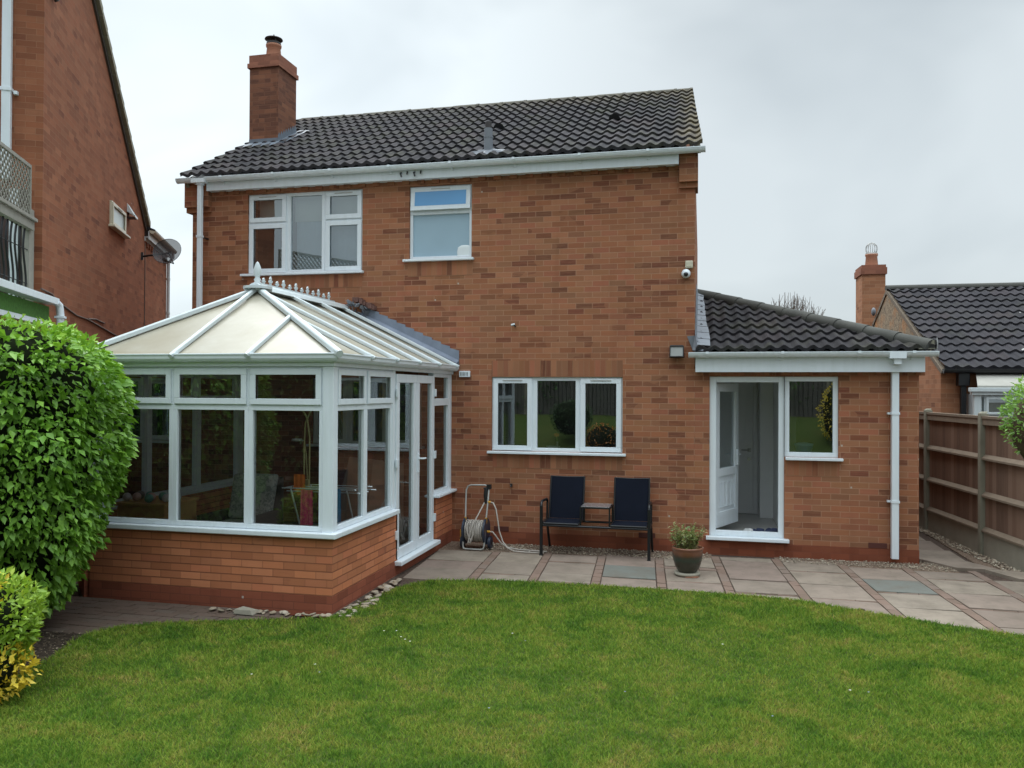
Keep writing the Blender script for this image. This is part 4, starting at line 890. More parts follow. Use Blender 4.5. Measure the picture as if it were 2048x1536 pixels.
def cbays(M, bounds, z0, name_sash=True, fan=True, lower=True):
    n = len(bounds)-1
    cells = []
    for i in range(n):
        a, b = bounds[i], bounds[i+1]
        cells.append((a, b, ZM, ZT, 'sash' if fan else 'fixed')); cells.append((a, b, z0, ZM, 'fixed'))
    return window(CV, bounds[0], bounds[-1], z0, ZT, cells, M=M, y=.02, glass=GLASS_C, vent=False, fwid=.046, sashw=.058)
MF = Matrix.Translation((0, CY, 0))
cbays(MF, [-5.985, -5.145, -4.306, -3.51], ZS)
MC = Matrix(((.7071, .7071, 0, CX0), (-.7071, .7071, 0, CYC), (0, 0, 1, 0), (0, 0, 0, 1)))
cbays(MC, [.05, .81], ZS)
MR = Matrix(((0, -1, 0, CX1), (1, 0, 0, 0), (0, 0, 1, 0), (0, 0, 0, 1)))
cbays(MR, [-3.70, -2.985, -2.245], ZS)
window(CV, -.785, -.10, .735, ZT, [(-.785, -.10, 1.955, ZT, 'fixed'), (-.785, -.10, .735, 1.955, 'fixed')], M=MR, y=.02, glass=GLASS_C, vent=False, fwid=.048)
ML = Matrix(((0, 1, 0, CX0), (-1, 0, 0, 0), (0, 0, 1, 0), (0, 0, 0, 1)))
cbays(ML, [.10, 1.10, 2.12, 3.14], ZS)
mb = MB()   # corner posts and head, sills
mb.box(CX1-.11, CX1-.0, CY+.0, CY+.10, ZS-.03, ZT); mb.box(CXC-.0, -5.986, CY, CY+.10, ZS-.03, ZT); mb.box(CX0, CX0+.08, CYC-.02, CYC+.06, ZS-.03, ZT)
mb.box(CX1-.095, CX1-.015, -.10, -.003, .70, ZT); mb.box(CX0+.01, CX0+.09, -.10, -.003, .73, ZT)
mb.box(CX1-.09, CX1-.012, -2.245, -2.16, .12, ZT); mb.box(CX1-.09, CX1-.012, -.80, -.787, .2, ZT)
mb.box(CXC-.01, CX1+.01, CY-.01, CY+.10, ZT+.001, 2.425); chpr(mb, .012, .09, ZT+.001, 2.424); mb.box(CX1-.10, CX1+.01, CY+.101, -.002, ZT+.001, 2.425); mb.box(CX0-.01, CX0+.10, CYC, -.002, ZT+.001, 2.425)
mb.build('corner_post', PVC, CV, bevel=.005)
for b_ in ((CXC-.02, CX1+.055, CY-.055, CY+.11, .702, .752), (CX1-.11, CX1+.055, CY+.111, -2.165, .702, .752), (CX1-.11, CX1+.075, -.80, -.005, .702, .735), (CX0-.055, CX0+.11, CYC, -.005, .702, .752)):
    mb = MB(); mb.box(*b_); mb.build('sill', PVC, CV, bevel=.008)
mb = MB(); chpr(mb, .055, .1, .703, .751); mb.build('sill', PVC, CV)
# french doors
for i, (a, b) in enumerate(((-2.16, -1.475), (-1.473, -.80))):
    m = MB(); m.M = MR; ring(m, a+.005, b-.003, .16, 2.30, .105, .0, .06, .10, .115); dl = m.build('door', PVC, CV, bevel=.006)
    m = MB(); m.M = MR; m.poly([(a+.105, .03, .27), (b-.1, .03, .27), (b-.1, .03, 2.205), (a+.105, .03, 2.205)]); m.build('pane', GLASS_C, dl)
    m = MB(); m.M = MR; hx = a+.0 if i == 0 else b
    for z in (.45, 1.27, 2.08): m.box(hx-.03, hx+.03, -.022, .0, z-.05, z+.05)
    m.build('hinge', PVC, dl, bevel=.004)
m = MB(); m.M = MR; m.box(-1.44, -1.40, -.014, -.001, 1.10, 1.33); m.tube([(-1.42, -.01, 1.27), (-1.42, -.055, 1.27), (-1.30, -.058, 1.265)], .011, 8); m.build('handle', PVC, dl)
m = MB(); m.box(CX1-.11, CX1+.085, -2.19, -.76, .105, .155); m.build('door_sill', PVC, CV, bevel=.008)
# gutter (ogee box) and roof
m = MB()
prf = [(0, 2.395), (.035, 2.39), (.065, 2.405), (.078, 2.425), (.082, 2.455), (.09, 2.46), (.09, 2.475), (.0, 2.475)]
def ogee(mbx, x, y, nx, ny, x2, y2):
    pass
rings = []
path = [(CX0, 0, -1, 0), (CX0, CYC, -1, -.41), (CXC, CY, -.41, -1), (CX1, CY, 1, -1), (CX1, .0, 1, 0)]
vs = []; fs = []
for px_, py_, nx, ny in path:
    for d, z in prf: vs.append((px_+nx*(d+.012), py_+ny*(d+.012), z-.012))
k = len(prf)
for i in range(4):
    for j in range(k): fs.append((i*k+j, i*k+(j+1) % k, (i+1)*k+(j+1) % k, (i+1)*k+j))
fs += [tuple(range(k)), tuple(range(4*k, 5*k))]
m.add(vs, fs);  m.build('gutter', PVC, CV, bevel=.004)
RX = -5.08; RZ = 3.27; RY = -2.30; EZ = 2.445; EXR, EXL, EY = CX1+.06, CX0-.06, CY-.06
m = MB()
apex = (RX, RY, RZ)
def thick(pts, t=.03):
    m.poly([tuple(p) for p in pts])
C1 = (CXC-.03, EY, EZ); C2 = (EXL, CYC-.03, EZ); thick([C1, (EXR, EY, EZ), apex]); thick([C2, C1, apex]); thick([(EXR, EY, EZ), (EXR, -.002, EZ), (RX, -.002, RZ), apex]); thick([(EXL, -.002, EZ), C2, apex, (RX, -.002, RZ)])
crf = m.build('roof', POLYC, CV)
def rafter(p, q, w=.044, h=.038, lift=.024, cap=True, nm='rafter'):
    p, q = Vector(p), Vector(q); d = (q-p).normalized(); s_ = d.cross(Vector((0, 0, 1))).normalized(); u_ = s_.cross(d)
    mm = MB(); P2, Q2 = p+u_*lift-d*.05, q+u_*lift
    prof = [(-w/2, -.02), (-w/2, h*.35), (-w*.32, h*.6), (w*.32, h*.6), (w/2, h*.35), (w/2, -.02)]
    mm.add([P2+s_*a+u_*b for a, b in prof]+[Q2+s_*a+u_*b for a, b in prof], [tuple(range(5, -1, -1)), tuple(range(6, 12))]+[(j, (j+1) % 6, 6+(j+1) % 6, 6+j) for j in range(6)])
    if cap: mm.tube([P2-d*.001, P2-d*.014], w*.52, 10)
    mm.build(nm, PVC_OLD, crf, bevel=.003)
hl = lambda y: ((y-EY)/(RY-EY))         # hip fraction at plan y
for y in (-3.10, -2.40):
    t = hl(y) if y < RY else 1
    for sx, ex in ((1, EXR),):
        tt = min(t, 1); rafter((ex, y, EZ), (ex+(RX-ex)*tt, y, EZ+(RZ-EZ)*tt))
for y in (-1.66, -.90, -.14):
    for ex in (EXR, EXL): rafter((ex, y, EZ), (RX+(.05 if ex > RX else -.05), y, RZ))
rafter((RX, EY, EZ), (RX, RY-.05, RZ))
for x in (-4.25,):
    t = (x-(EXR if x > RX else EXL))/(RX-(EXR if x > RX else EXL)); rafter((x, EY, EZ), (x, EY+(RY-EY)*t, EZ+(RZ-EZ)*t))
for q_ in ((EXR, EY, EZ), C1, C2): rafter(q_, (RX, RY, RZ), .070, .055, .027, nm='hip_rafter')
m = MB(); m.prism([(RX-.13, RY-.10, RZ+.0), (RX+.13, RY-.10, RZ+.0), (RX+.09, RY-.10, RZ+.05), (RX+.03, RY-.10, RZ+.085), (RX-.03, RY-.10, RZ+.085), (RX-.09, RY-.10, RZ+.05)], (0, -RY+.095, 0))
m.tube([(RX, RY-.02, RZ+.02), (RX, RY-.02, RZ+.05)], .17, 12); m.build('ridge_cap', PVC_OLD, crf, bevel=.004)
m = MB(); m.lathe([(a_, b_*.66) for a_, b_ in [(.05, 0), (.06, .03), (.035, .06), (.045, .10), (.028, .13), (.032, .15), (.050, .22), (.048, .29), (.03, .36), (.016, .40), (.0005, .42)]], (RX, RY-.03, RZ+.07), 16, True, (1, .55)); m.build('finial', PVC_OLD, crf)
m = MB(); m.box(RX-.012, RX+.012, RY+.02, -.28, RZ+.08, RZ+.105); m.build('cresting_rail', PVC_OLD, crf)
for i in range(12):
    h_ = .105 if i % 2 else .07; y = RY+.11+i*.158; m = MB()
    for pz, pw in ((0, 1),):
        pr = [(-.012, 0), (-.012, h_*.25), (-.034, h_*.38), (-.040, h_*.55), (-.022, h_*.52), (-.014, h_*.62), (-.022, h_*.78), (0, h_*1.05), (.022, h_*.78), (.014, h_*.62), (.022, h_*.52), (.040, h_*.55), (.034, h_*.38), (.012, h_*.25), (.012, 0)]
        m.prism([(RX-.009, y+a, RZ+.10+b) for a, b in pr], (.018, 0, 0))
        m.prism([(RX+a*.55, y-.009, RZ+.10+b) for a, b in pr], (0, .018, 0))
    m.build('cresting_spike', PVC_OLD, crf)
LEAD_V = plain('grey_blue_lead', (.20, .235, .30), .6, 0, var=.35, scale=7, bump=.3, bs=15)
# stepped lead flashing against the house wall
for sg in (1, -1):
    m = MB(); ex = EXR+.03 if sg > 0 else EXL-.03; n_ = 11; pts = [(RX+sg*.30, RZ-.14)]; top = []
    zf = lambda x: EZ+(RZ-EZ)*(abs(ex-x)/abs(ex-RX))
    for i in range(n_):
        x0 = RX+sg*(.30+i*(abs(ex-RX)-.30)/n_); x1 = RX+sg*(.30+(i+1)*(abs(ex-RX)-.30)/n_); top += [(x0, zf(x0)+.20), (x1, zf(x0)+.165)]
    poly = [(x, -.010, z) for x, z in top]+[(ex, -.010, zf(ex)+.01), (RX+sg*.30, -.010, zf(RX+sg*.3))]
    m.prism(poly, (0, .008, 0))
    m.add([(RX+sg*.3, -.012, zf(RX+sg*.3)+.10), (ex, -.012, zf(ex)+.09), (ex, -.11, zf(ex)+.045), (RX+sg*.3, -.11, zf(RX+sg*.3)+.045)], [(0, 1, 2, 3)])
    m.build('lead_flashing', LEAD_V, CV)
m = MB()
for i in range(26):
    c_ = Vector((RX+.10+random.random()*.30, -.02-random.random()*.16, RZ+.16-random.random()*.16)); c_.z -= (c_.x-RX-.1)*.42
    a_ = Vector((random.uniform(-1, 1), random.uniform(-1, 1), random.uniform(-1, 1))).normalized()*random.uniform(.03, .065); b_ = a_.cross(Vector((random.random(), .3, .5))).normalized()*random.uniform(.02, .05)
    m.prism([c_-a_, c_+b_, c_+a_, c_-b_], a_.cross(b_).normalized()*.009)
m.build('torn_flashing', LEAD_L, CV)
m = MB()
for i in range(9):
    x = RX+.20+i*.035; m.box(x, x+.05, -.07-random.random()*.05, -.002, RZ+.12-i*.016, RZ+.17-i*.016+random.random()*.03)
m.build('crumbling_mortar', plain('crumbling_mortar', (.16, .085, .07), .95, var=.5, scale=25), CV)

# things standing in the conservatory
t = thing('wooden_chest', 'pine chest standing inside the conservatory behind the hedge', 'chest', (-5.62, -3.10, .16)); m = MB(); m.box(-6.08, -5.50, -3.42, -2.86, .16, .86); m.build('body', WOODN, t, bevel=.008)
m = MB(); m.box(-6.10, -5.48, -3.44, -2.84, .863, .90); m.build('lid', WOODN, t, bevel=.008); m = MB(); m.box(-6.085, -5.495, -3.425, -2.855, .16, .24); m.build('base', WOODN, t, bevel=.004)
bc_ = [((.70, .62, .68), 'lilac white'), ((.20, .42, .40), 'teal'), ((.68, .42, .42), 'dusty pink'), ((.22, .18, .20), 'dark brown'), ((.60, .55, .62), 'pale lilac'), ((.16, .38, .36), 'deep teal')]
bp = [(-6.02, -3.34, 0, 'leftmost and lowest on the chest'), (-5.93, -3.30, 2, 'beside the leftmost white ball'), (-6.00, -3.15, 3, 'at the back left of the chest'), (-5.86, -3.18, 1, 'between two pink balls'), (-5.78, -3.26, 2, 'left of the front teal ball'), (-5.72, -3.38, 5, 'frontmost in the middle of the chest'), (-5.68, -3.20, 1, 'right of the middle of the chest'), (-5.55, -3.32, 0, 'rightmost near the window post'), (-5.56, -3.12, 4, 'at the back right of the chest')]
BM = [plain('ball_%d' % i, c, .5, var=.04) for i, (c, _) in enumerate(bc_)]
for x, y, ci, pos in bp:
    m = MB(); m.ball((x, y, .948), .046, 16, 10); m.build('soft_ball', BM[ci], at=(x, y, .90), label='%s cotton ball %s' % (bc_[ci][1], pos), cat='ball', group='cotton balls on the pine chest')
t = thing('armchair', 'wicker chair with grey patterned back cushion inside the conservatory', 'chair', (-5.1, -2.4, .16))
FL = NM('grey_patterned_fabric'); _g = FL.geo(); FL = FL.fin(FL.mixc(FL.ramp(FL.noise(_g, 17, 4, .6, 1.2), [(.47, (0,)*3), (.56, (1,)*3)]), (.40, .42, .38, 1), (.22, .24, .23, 1)), .9)
m = MB(); m.hexa([(-5.35, -2.50, .62), (-4.83, -2.50, .62), (-4.83, -2.38, .62), (-5.35, -2.38, .62), (-5.36, -2.36, 1.12), (-4.82, -2.36, 1.12), (-4.82, -2.24, 1.12), (-5.36, -2.24, 1.12)]); m.build('back_cushion', FL, t, bevel=.03)
m = MB(); m.box(-5.36, -4.82, -2.95, -2.40, .50, .61); m.build('seat_cushion', FL, t, bevel=.03)
WK = plain('dark_wicker', (.05, .035, .025), .8, bump=.4); m = MB(); m.box(-5.40, -4.78, -2.98, -2.30, .36, .49); m.box(-5.42, -5.37, -2.98, -2.30, .49, .72); m.box(-4.81, -4.76, -2.98, -2.30, .49, .72); m.box(-5.38, -4.80, -2.23, -2.18, .49, 1.08); m.build('frame', WK, t, bevel=.01)
for x in (-5.37, -4.82):
    for y in (-2.94, -2.32): m = MB(); m.box(x-.025, x+.025, y-.025, y+.025, .16, .36); m.build('leg', WK, t)
t = thing('floor_lamp', 'slim brass floor lamp with curved twin arms inside the conservatory', 'lamp', (-4.16, -2.85, .16))
m = MB(); x, y = -4.16, -2.85; m.lathe([(.0005, 0), (.13, 0), (.13, .02), (.0005, .03)], (x, y, .16), 20); m.build('base', GOLD, t)
m = MB(); m.tube([(x-.03, y, .18), (x-.03, y, 1.15), (x-.035, y, 1.5), (x-.02, y, 1.75), (x+.03, y, 1.86), (x+.11, y, 1.98)], .009, 8); m.tube([(x+.03, y, .18), (x+.03, y, 1.3), (x+.03, y, 1.6), (x+.0, y, 1.8), (x-.10, y, 1.98)], .009, 8); m.tube([(x, y+.02, 1.1), (x-.02, y+.02, 1.4), (x-.03, y, 1.55)], .007, 8); m.build('stem', GOLD, t)
m = MB(); m.box(x-.035, x+.035, y-.03, y+.01, .78, 1.14); m.build('dimmer_panel', GOLD, t, bevel=.005)
m = MB(); m.lathe([(.0005, .03), (.05, .025), (.065, 0), (.0005, -.005)], (x-.12, y, 1.555), 16); m.tube([(x-.03, y, 1.56), (x-.07, y, 1.565)], .006, 6); m.build('lamp_head', STEEL, t)
t = thing('drying_rack', 'white folding clothes airer inside the conservatory', 'clothes airer', (-3.95, -2.95, .16))
m = MB()
for k in range(6): y_ = -2.55+k*.09; m.tube([(-4.62+k*.01, y_, 1.00-(k % 2)*.045), (-3.72+k*.01, y_, 1.00-(k % 2)*.045)], .007, 6)
m.tube([(-4.58, -2.57, 1.0), (-4.58, -2.08, 1.0)], .008, 6); m.tube([(-3.76, -2.57, 1.0), (-3.76, -2.08, 1.0)], .008, 6); m.v = [(x*.925, -10.911+.925*(y+10.911), 2.117+.925*(z-2.117)) for x, y, z in m.v]; m.build('rails', PVC, t)
for a, b in (((-4.5, -2.57, .165), (-4.5, -2.08, .99)), ((-4.5, -2.08, .165), (-4.5, -2.57, .99)), ((-3.82, -2.57, .165), (-3.82, -2.08, .99)), ((-3.82, -2.08, .165), (-3.82, -2.57, .99))): m = MB(); m.tube([(q[0]*.925, -10.911+.925*(q[1]+10.911), q[2] if q[2] < .5 else 2.117+.925*(q[2]-2.117)) for q in (a, b)], .009, 6); m.build('leg', PVC, t)
def cloth(name, x0, x1, y, z0, z1, mat, label):
    m = MB(); n_ = 10
    for k in range(n_):
        a, b = x0+(x1-x0)*k/n_, x0+(x1-x0)*(k+1)/n_; f1, f2 = .012*math.sin(k*1.3), .012*math.sin((k+1)*1.3)
        for s_ in (-.018, .018): m.add([(a, y+s_+f1, z0+.03*math.sin(k)), (b, y+s_+f2, z0+.03*math.sin(k+1)), (b, y+s_*.4, z1), (a, y+s_*.4, z1)], [(0, 1, 2, 3)], True)
    m.v = [(x*.925, -10.911+.925*(y_+10.911), 2.117+.925*(z-2.117)) for x, y_, z in m.v]; m.build(name, mat, at=m.v[0], label=label, cat='laundry')
cloth('pink_garment', -4.38, -4.24, -2.56, .45, .985, plain('pink_cloth', (.85, .07, .20), .9), 'pink garment hanging from the clothes airer')
cloth('blue_garment', -4.02, -3.90, -2.56, .62, 1.01, plain('blue_cloth', (.15, .45, .80), .9), 'blue garment hanging on the right end of the airer')
cloth('orange_garment', -4.55, -4.42, -2.40, .93, 1.14, plain('orange_cloth', (.80, .20, .03), .9), 'small orange garment bunched on the left end of the airer')
m = MB(); m.prism([(-4.95, -.62, .165), (-4.42, -.50, .165), (-4.30, -.34, 1.13), (-4.75, -.46, 1.18)], (.0, .025, .0)); m.prism([(-4.40, -.70, .165), (-3.98, -.40, .165), (-4.02, -.30, 1.10), (-4.36, -.55, 1.14)], (.0, .025, 0)); m.build('folded_board', plain('buff_board', (.42, .30, .23), .85, var=.1), at=(-4.5, -.5, .165), label='tall buff folded board leaning inside the conservatory behind the side window', cat='board')
m = MB(); m.box(-4.0, -3.62, -3.35, -2.9, .165, .62); m.build('storage_box', plain('dark_box', (.03, .035, .04), .6), at=(-3.8, -3.1, .165), bevel=.02, label='dark storage box inside the conservatory corner below the side window', cat='box')

# kitchen sill things
m = MB(); m.lathe([(.02, 0), (.03, .01), (.10, .055), (.095, .06), (.03, .02), (.0005, .015)], (-2.0, .20, 1.285), 20); m.build('white_bowl', PVC, at=(-2.0, .2, 1.285), label='small white bowl on the kitchen window sill', cat='bowl')
t = thing('orange_flower', 'single orange flower in a slim vase on the kitchen window sill', 'flower', (-1.98, .24, 1.285)); m = MB(); m.lathe([(.02, 0), (.022, .06), (.012, .10), (.015, .12)], (-1.95, .24, 1.285), 12); m.build('vase', GREYP, t); m = MB(); m.tube([(-1.95, .24, 1.39), (-1.955, .23, 1.50)], .003, 5); m.build('stem', LEAF_EUO, t); m = MB()
for k in range(8): a = k*PI/4; m.add([(-1.955, .23, 1.50), (-1.955+.035*math.cos(a-.3), .22, 1.50+.022*math.sin(a-.3)), (-1.955+.045*math.cos(a), .215, 1.50+.03*math.sin(a)), (-1.955+.035*math.cos(a+.3), .22, 1.50+.022*math.sin(a+.3))], [(0, 1, 2, 3)])
m.build('petals', plain('orange_petal', (.65, .18, .02), .6), t)
t = thing('blue_tub', 'blue plastic tub inside the fixed window beside the back door', 'tub', (1.32, .22, 1.29)); m = MB(); m.lathe([(.0005, 0), (.09, 0), (.115, .13), (.12, .14), (.11, .14), (.085, .01)], (1.30, .20, 1.345-.06), 24); m.build('tub', plain('blue_plastic', (.03, .12, .36), .4), t)
m = MB(); m.lathe([(.122, .14), (.122, .16), (.05, .175), (.0005, .177)], (1.30, .20, 1.285), 24); m.build('lid', plain('blue_lid', (.12, .28, .5), .4), t)
# shoes on the mat inside the door
def shoe(x, y, rz, mat, label):
    t = thing('shoe', label, 'shoe', (x, y, .205), rz, 'shoes left inside the back door')
    m = MB(); m.lathe([(.0005, 0), (.040, 0), (.044, .015), (.036, .05), (.018, .07), (.0005, .072)], (0, .05, .012), 14, True, (1, 1.9)); m.lathe([(.034, .0), (.038, .05), (.034, .085), (.026, .085), (.02, .03)], (0, -.055, .012), 14, True, (1, 1.3)); m.build('upper', mat, t, local=True)
    m = MB(); m.box(-.036, .036, -.105, .125, 0, .014); m.build('sole', PVC, t, local=True, bevel=.006)
NV = plain('navy_canvas', (.03, .04, .09), .8); WH = plain('white_canvas', (.6, .6, .6), .8)
shoe(.62, .30, R(20), WH, 'white toed shoe, leftmost inside the back door'); shoe(.72, .34, R(60), NV, 'navy shoe second from left inside the back door'); shoe(.83, .30, R(-80), NV, 'navy shoe lying sideways in the middle of the doorway'); shoe(.93, .42, R(30), NV, 'dark shoe rightmost inside the back door')

# ================================================================ NEIGHBOUR ON THE LEFT
NL = thing('neighbour_house', 'tall dark orange brick house with steep gable and rear wing on the left', 'house', (-7.756, -2.685, 0), R(26.6))
VZ = lambda s: 5.26+.68*(5.89-s); AP = 1.25
m = MB(); m.prism([(-.28, 0, -.06), (-.28, 0, VZ(AP)-.68*AP-.05), (-.28, AP, VZ(AP)-.05), (-.28, 5.89, 5.21), (-.28, 5.89, -.06)], (.28, 0, 0))
m.box(-9, -.28, -.0, .28, -.06, VZ(AP)-.68*AP-.1); m.box(-9, -.281, 5.6, 5.89, -.06, 5.1)
m.box(-9, -.012, 5.892, 8.30, -.06, 5.02); m.build('wall', BRICK_NEI, NL, local=True)
m = MB(); k = 0; s_ = 6.0
while s_ < 8.2: m.box(-.011, .02 if k % 2 else -.008, s_, s_+.104, 4.86, 4.95); s_ += .1125; k += 1
m.build('dentil_course', BRICK_NEI, NL, local=True)
# roof slabs of pantiles with thick verge
TW = .16
m = MB(); up_ = lambda s, h: (s, VZ(s)+h)
m.prism([(-9, 5.98, VZ(5.98)-.02), (-9, AP, VZ(AP)+.02), (-9, AP, VZ(AP)+.16), (-9, 6.05, VZ(6.05)+.13)], (9.0, 0, 0)); zz = VZ(AP)-.68*AP
m.prism([(-9, -.3, zz-.2), (-9, AP, VZ(AP)+.02), (-9, AP, VZ(AP)+.16), (-9, -.3, zz-.05)], (9.0, 0, 0)); m.prism([(-9, 5.9, 5.3), (-9, 8.75, 5.08), (-9, 8.75, 5.12), (-9, 5.9, 5.40)], (.1, 0, 0)); m.build('roof', TILE_R, NL, local=True)
m = MB()   # stepped tile edges along the verge
n_ = 17
for i in range(n_):
    s0 = 6.02-(i)*(6.02-AP)/n_; s1 = 6.02-(i+1)*(6.02-AP)/n_
    m.prism([(.001, s0, VZ(s0)+.035), (.001, s1-.02, VZ(s1)+.035), (.001, s1-.02, VZ(s1)+.135), (.001, s0, VZ(s0)+.165)], (.085, 0, 0))
m.build('verge_tile', plain('mossy_verge', (.25, .235, .17), .9, var=.4), NL, local=True)
m = MB(); m.prism([(.001, 5.95, VZ(5.95)-.08), (.001, AP, VZ(AP)-.06), (.001, AP, VZ(AP)+.02), (.001, 5.95, VZ(5.95)+.02)], (.03, 0, 0)); m.build('bargeboard', plain('dark_verge_soffit', (.07, .06, .05), .9), NL, local=True)
m = MB(); m.prism([(-.6, 5.92, 5.42), (.18, 5.92, 5.15), (.18, 5.92, 5.18), (-.6, 5.92, 5.47)], (0, 2.48, 0)); m.build('wing_roof', TILE_R, NL, local=True)
m = MB(); m.box(-.012, .06, 5.93, 8.36, 5.02, 5.04); m.box(.06, .08, 5.93, 8.36, 4.99, 5.15); m.box(-.011, .012, 5.93, 8.25, 4.96, 5.019); m.build('soffit', PVC_OLD, NL, local=True)
MG = Matrix(((0, -1, 0, .08), (1, 0, 0, 0), (0, 0, 1, 0), (0, 0, 0, 1)))
gutter(5.93, 8.38, 0, 5.16, .055, MG).build('gutter', CREAM, NL, local=True)
m = MB(); m.tube([(.13, 8.24, 5.10), (.13, 8.24, 5.0), (.04, 8.22, 4.86), (.04, 8.22, 3.0), (.13, 8.22, 2.86)], .034, 10)
for z in (3.35, 3.75, 4.5): m.tube([(.04, 8.22, z), (.04, 8.22, z+.04)], .042, 10)
m.build('downpipe', PVC_OLD, NL, local=True)
MW = Matrix(((0, -1, 0, 0.0), (1, 0, 0, 0), (0, 0, 1, 0), (0, 0, 0, 1)))
window(NL, 3.22, 4.16, 4.73, 5.12, [(3.22, 4.16, 4.73, 5.12, 'sash')], M=MW, y=-.035, sill=(.06, .12, .06, .035), local=True, frame_mat=CREAM, glass=frosted('sky_frosted', (.5, .6, .6)), sashw=.05)
m = MB(); m.prism([(.0, 4.42, 5.20), (.13, 4.42, 5.14), (.14, 4.42, 5.10), (.0, 4.42, 5.34)], (0, .20, 0)); m.build('vent_hood', PVC_OLD, NL, local=True); m = MB(); m.box(.0, .12, 4.43, 4.61, 5.095, 5.11); m.build('vent_grille', BLACKP, NL, local=True)
m = MB(); pts = [(.012, -.05, 3.31), (.012, .35, 3.29), (.012, .6, 3.22), (.012, 1.4, 3.12), (.012, 2.0, 3.11), (.012, 3.2, 3.02), (.012, 4.2, 2.95)]; m.tube(pts, .012, 6); m.tube([(.012, 2.0, 3.12), (.012, 2.4, 3.15), (.012, 2.9, 3.13)], .012, 6)
m.tube([(.010, 5.91, 4.9), (.010, 5.90, 2.2)], .010, 6); m.build('cable', plain('grey_cable', (.14, .10, .085), .7), NL, local=True)
m = MB(); m.box(-.435, -.335, -.075, -.005, 4.6, 8.4); pd = m.build('downpipe', PVC, NL, local=True, bevel=.008)
m = MB(); m.box(-.445, -.325, -.085, .0, 5.66, 5.70); m.box(-.31, -.27, -.05, -.0, 5.63, 5.67); m.build('pipe_clip', PVC, pd, local=True)
m = MB(); m.tube([(.02, .28, 7.02), (.05, .32, 6.95)], .03, 8); m.build('stub_pipe', DARKM, NL, local=True)
t = thing('twin_floodlight', 'white twin spotlight on the neighbouring wall beside the white downpipe', 'floodlight', (-8.3, -3.0, 5.5), R(26.6))
m = MB(); m.box(-.10, .06, -.03, 0, -.09, .0); m.build('mount', PVC_OLD, t, local=True)
for dx_ in (-.06, .07): m = MB(); m.tube([(dx_, -.06, .02), (dx_, -.17, .10)], .055, 10); m.build('lamp_head', PVC_OLD, t, local=True)
m = MB(); m.ball((0, -.05, -.13), .045, 10, 8); m.build('sensor', PVC_OLD, t, local=True)
# balcony on the flat roofed extension: all fixed to the neighbouring house
m = MB(); m.box(-7, .05, -2.0, -.002, -.06, 2.92); m.build('extension_wall', BRICK_NEI, NL, local=True)
m = MB(); m.box(-7, .085, -2.03, -.003, 2.921, 3.10); m.build('turf_edge', TURF, NL, local=True)
m = MB(); m.box(.04, .10, -2.05, .02, 2.86, 2.918); m.box(-7, .10, -2.05, -.004, 2.905, 2.919); m.box(.02, .17, -2.1, .10, 3.13, 3.21); m.tube([(.14, .06, 3.16), (.16, .12, 3.13), (.17, .13, 3.02), (.17, .13, 2.7)], .045, 10); m.box(.115, .225, .08, .19, 2.97, 3.0); m.box(.115, .225, .08, .19, 2.72, 2.75); m.build('balcony_gutter', PVC, NL, local=True, bevel=.004)
m = MB(); XB = -.10
m.box(XB-.06, XB+.02, -.19, -.02, 3.15, 4.25); m.build('balcony_post', GREYWOOD, NL, local=True, bevel=.004)
m = MB(); m.box(XB-.02, XB+.06, -2.2, -.14, 3.985, 4.09); m.box(XB, XB+.09, -2.2, -.12, 4.092, 4.13); m.build('balcony_handrail', GREYWOOD, NL, local=True, bevel=.004)
m = MB()
m.box(XB, XB+.03, -2.2, -.16, 4.72, 4.76); m.box(XB, XB+.03, -.19, -.16, 4.14, 4.719)
for k in range(-6, 26):
    for dr in (1, -1):
        y0 = -2.2+k*.098; y1 = y0+.58*dr; za, zb = 4.14, 4.72
        # clip strip to the panel
        def clip(y0, za, y1, zb):
            if y1 == y0: return None
            lo, hi = -2.2, -.17
            t0, t1 = 0, 1
            for b, s_ in ((lo, 1), (hi, -1)):
                f0 = (y0-b)*s_; f1 = (y1-b)*s_
                if f0 < 0 and f1 < 0: return None
                if f0 < 0: t0 = max(t0, f0/(f0-f1))
                if f1 < 0: t1 = min(t1, f0/(f0-f1))
            if t1-t0 < .05: return None
            return (y0+(y1-y0)*t0, za+(zb-za)*t0, y0+(y1-y0)*t1, za+(zb-za)*t1)
        c_ = clip(y0, za, y1, zb)
        if c_: m.bar((XB+(.008 if dr > 0 else .02), c_[0], c_[1]), (XB+(.008 if dr > 0 else .02), c_[2], c_[3]), .032 if dr > 0 else .014, .008, (1, 0, 0))
m.build('trellis', GREYWOOD, NL, local=True)
m = MB()
for k in range(14):
    y0 = -.28-k*.135; pts = [(XB, y0+.05*math.sin(PI*2*j/12), 3.16+.83*j/12) for j in range(13)]; m.tube(pts, .013, 6)
m.tube([(XB, -2.2, 3.75), (XB, -.16, 3.75)], .006, 5); m.tube([(XB, -2.2, 3.35), (XB, -.16, 3.35)], .006, 5); m.build('wavy_railing', BLACKP, NL, local=True)
m = MB(); m.box(-.245, -.142, -.03, -.003, 3.12, 4.5); m.build('door_jamb', plain('dark_brown_jamb', (.045, .022, .018), .6), NL, local=True)
m = MB(); m.box(-1.3, -.346, -.04, -.003, 3.12, 4.5); m.build('patio_door', plain('dark_brown_panel', (.05, .025, .02), .5), NL, local=True); m = MB(); m.box(-.344, -.247, -.05, -.003, 3.12, 4.5); m.build('door_frame', PVC, NL, local=True)
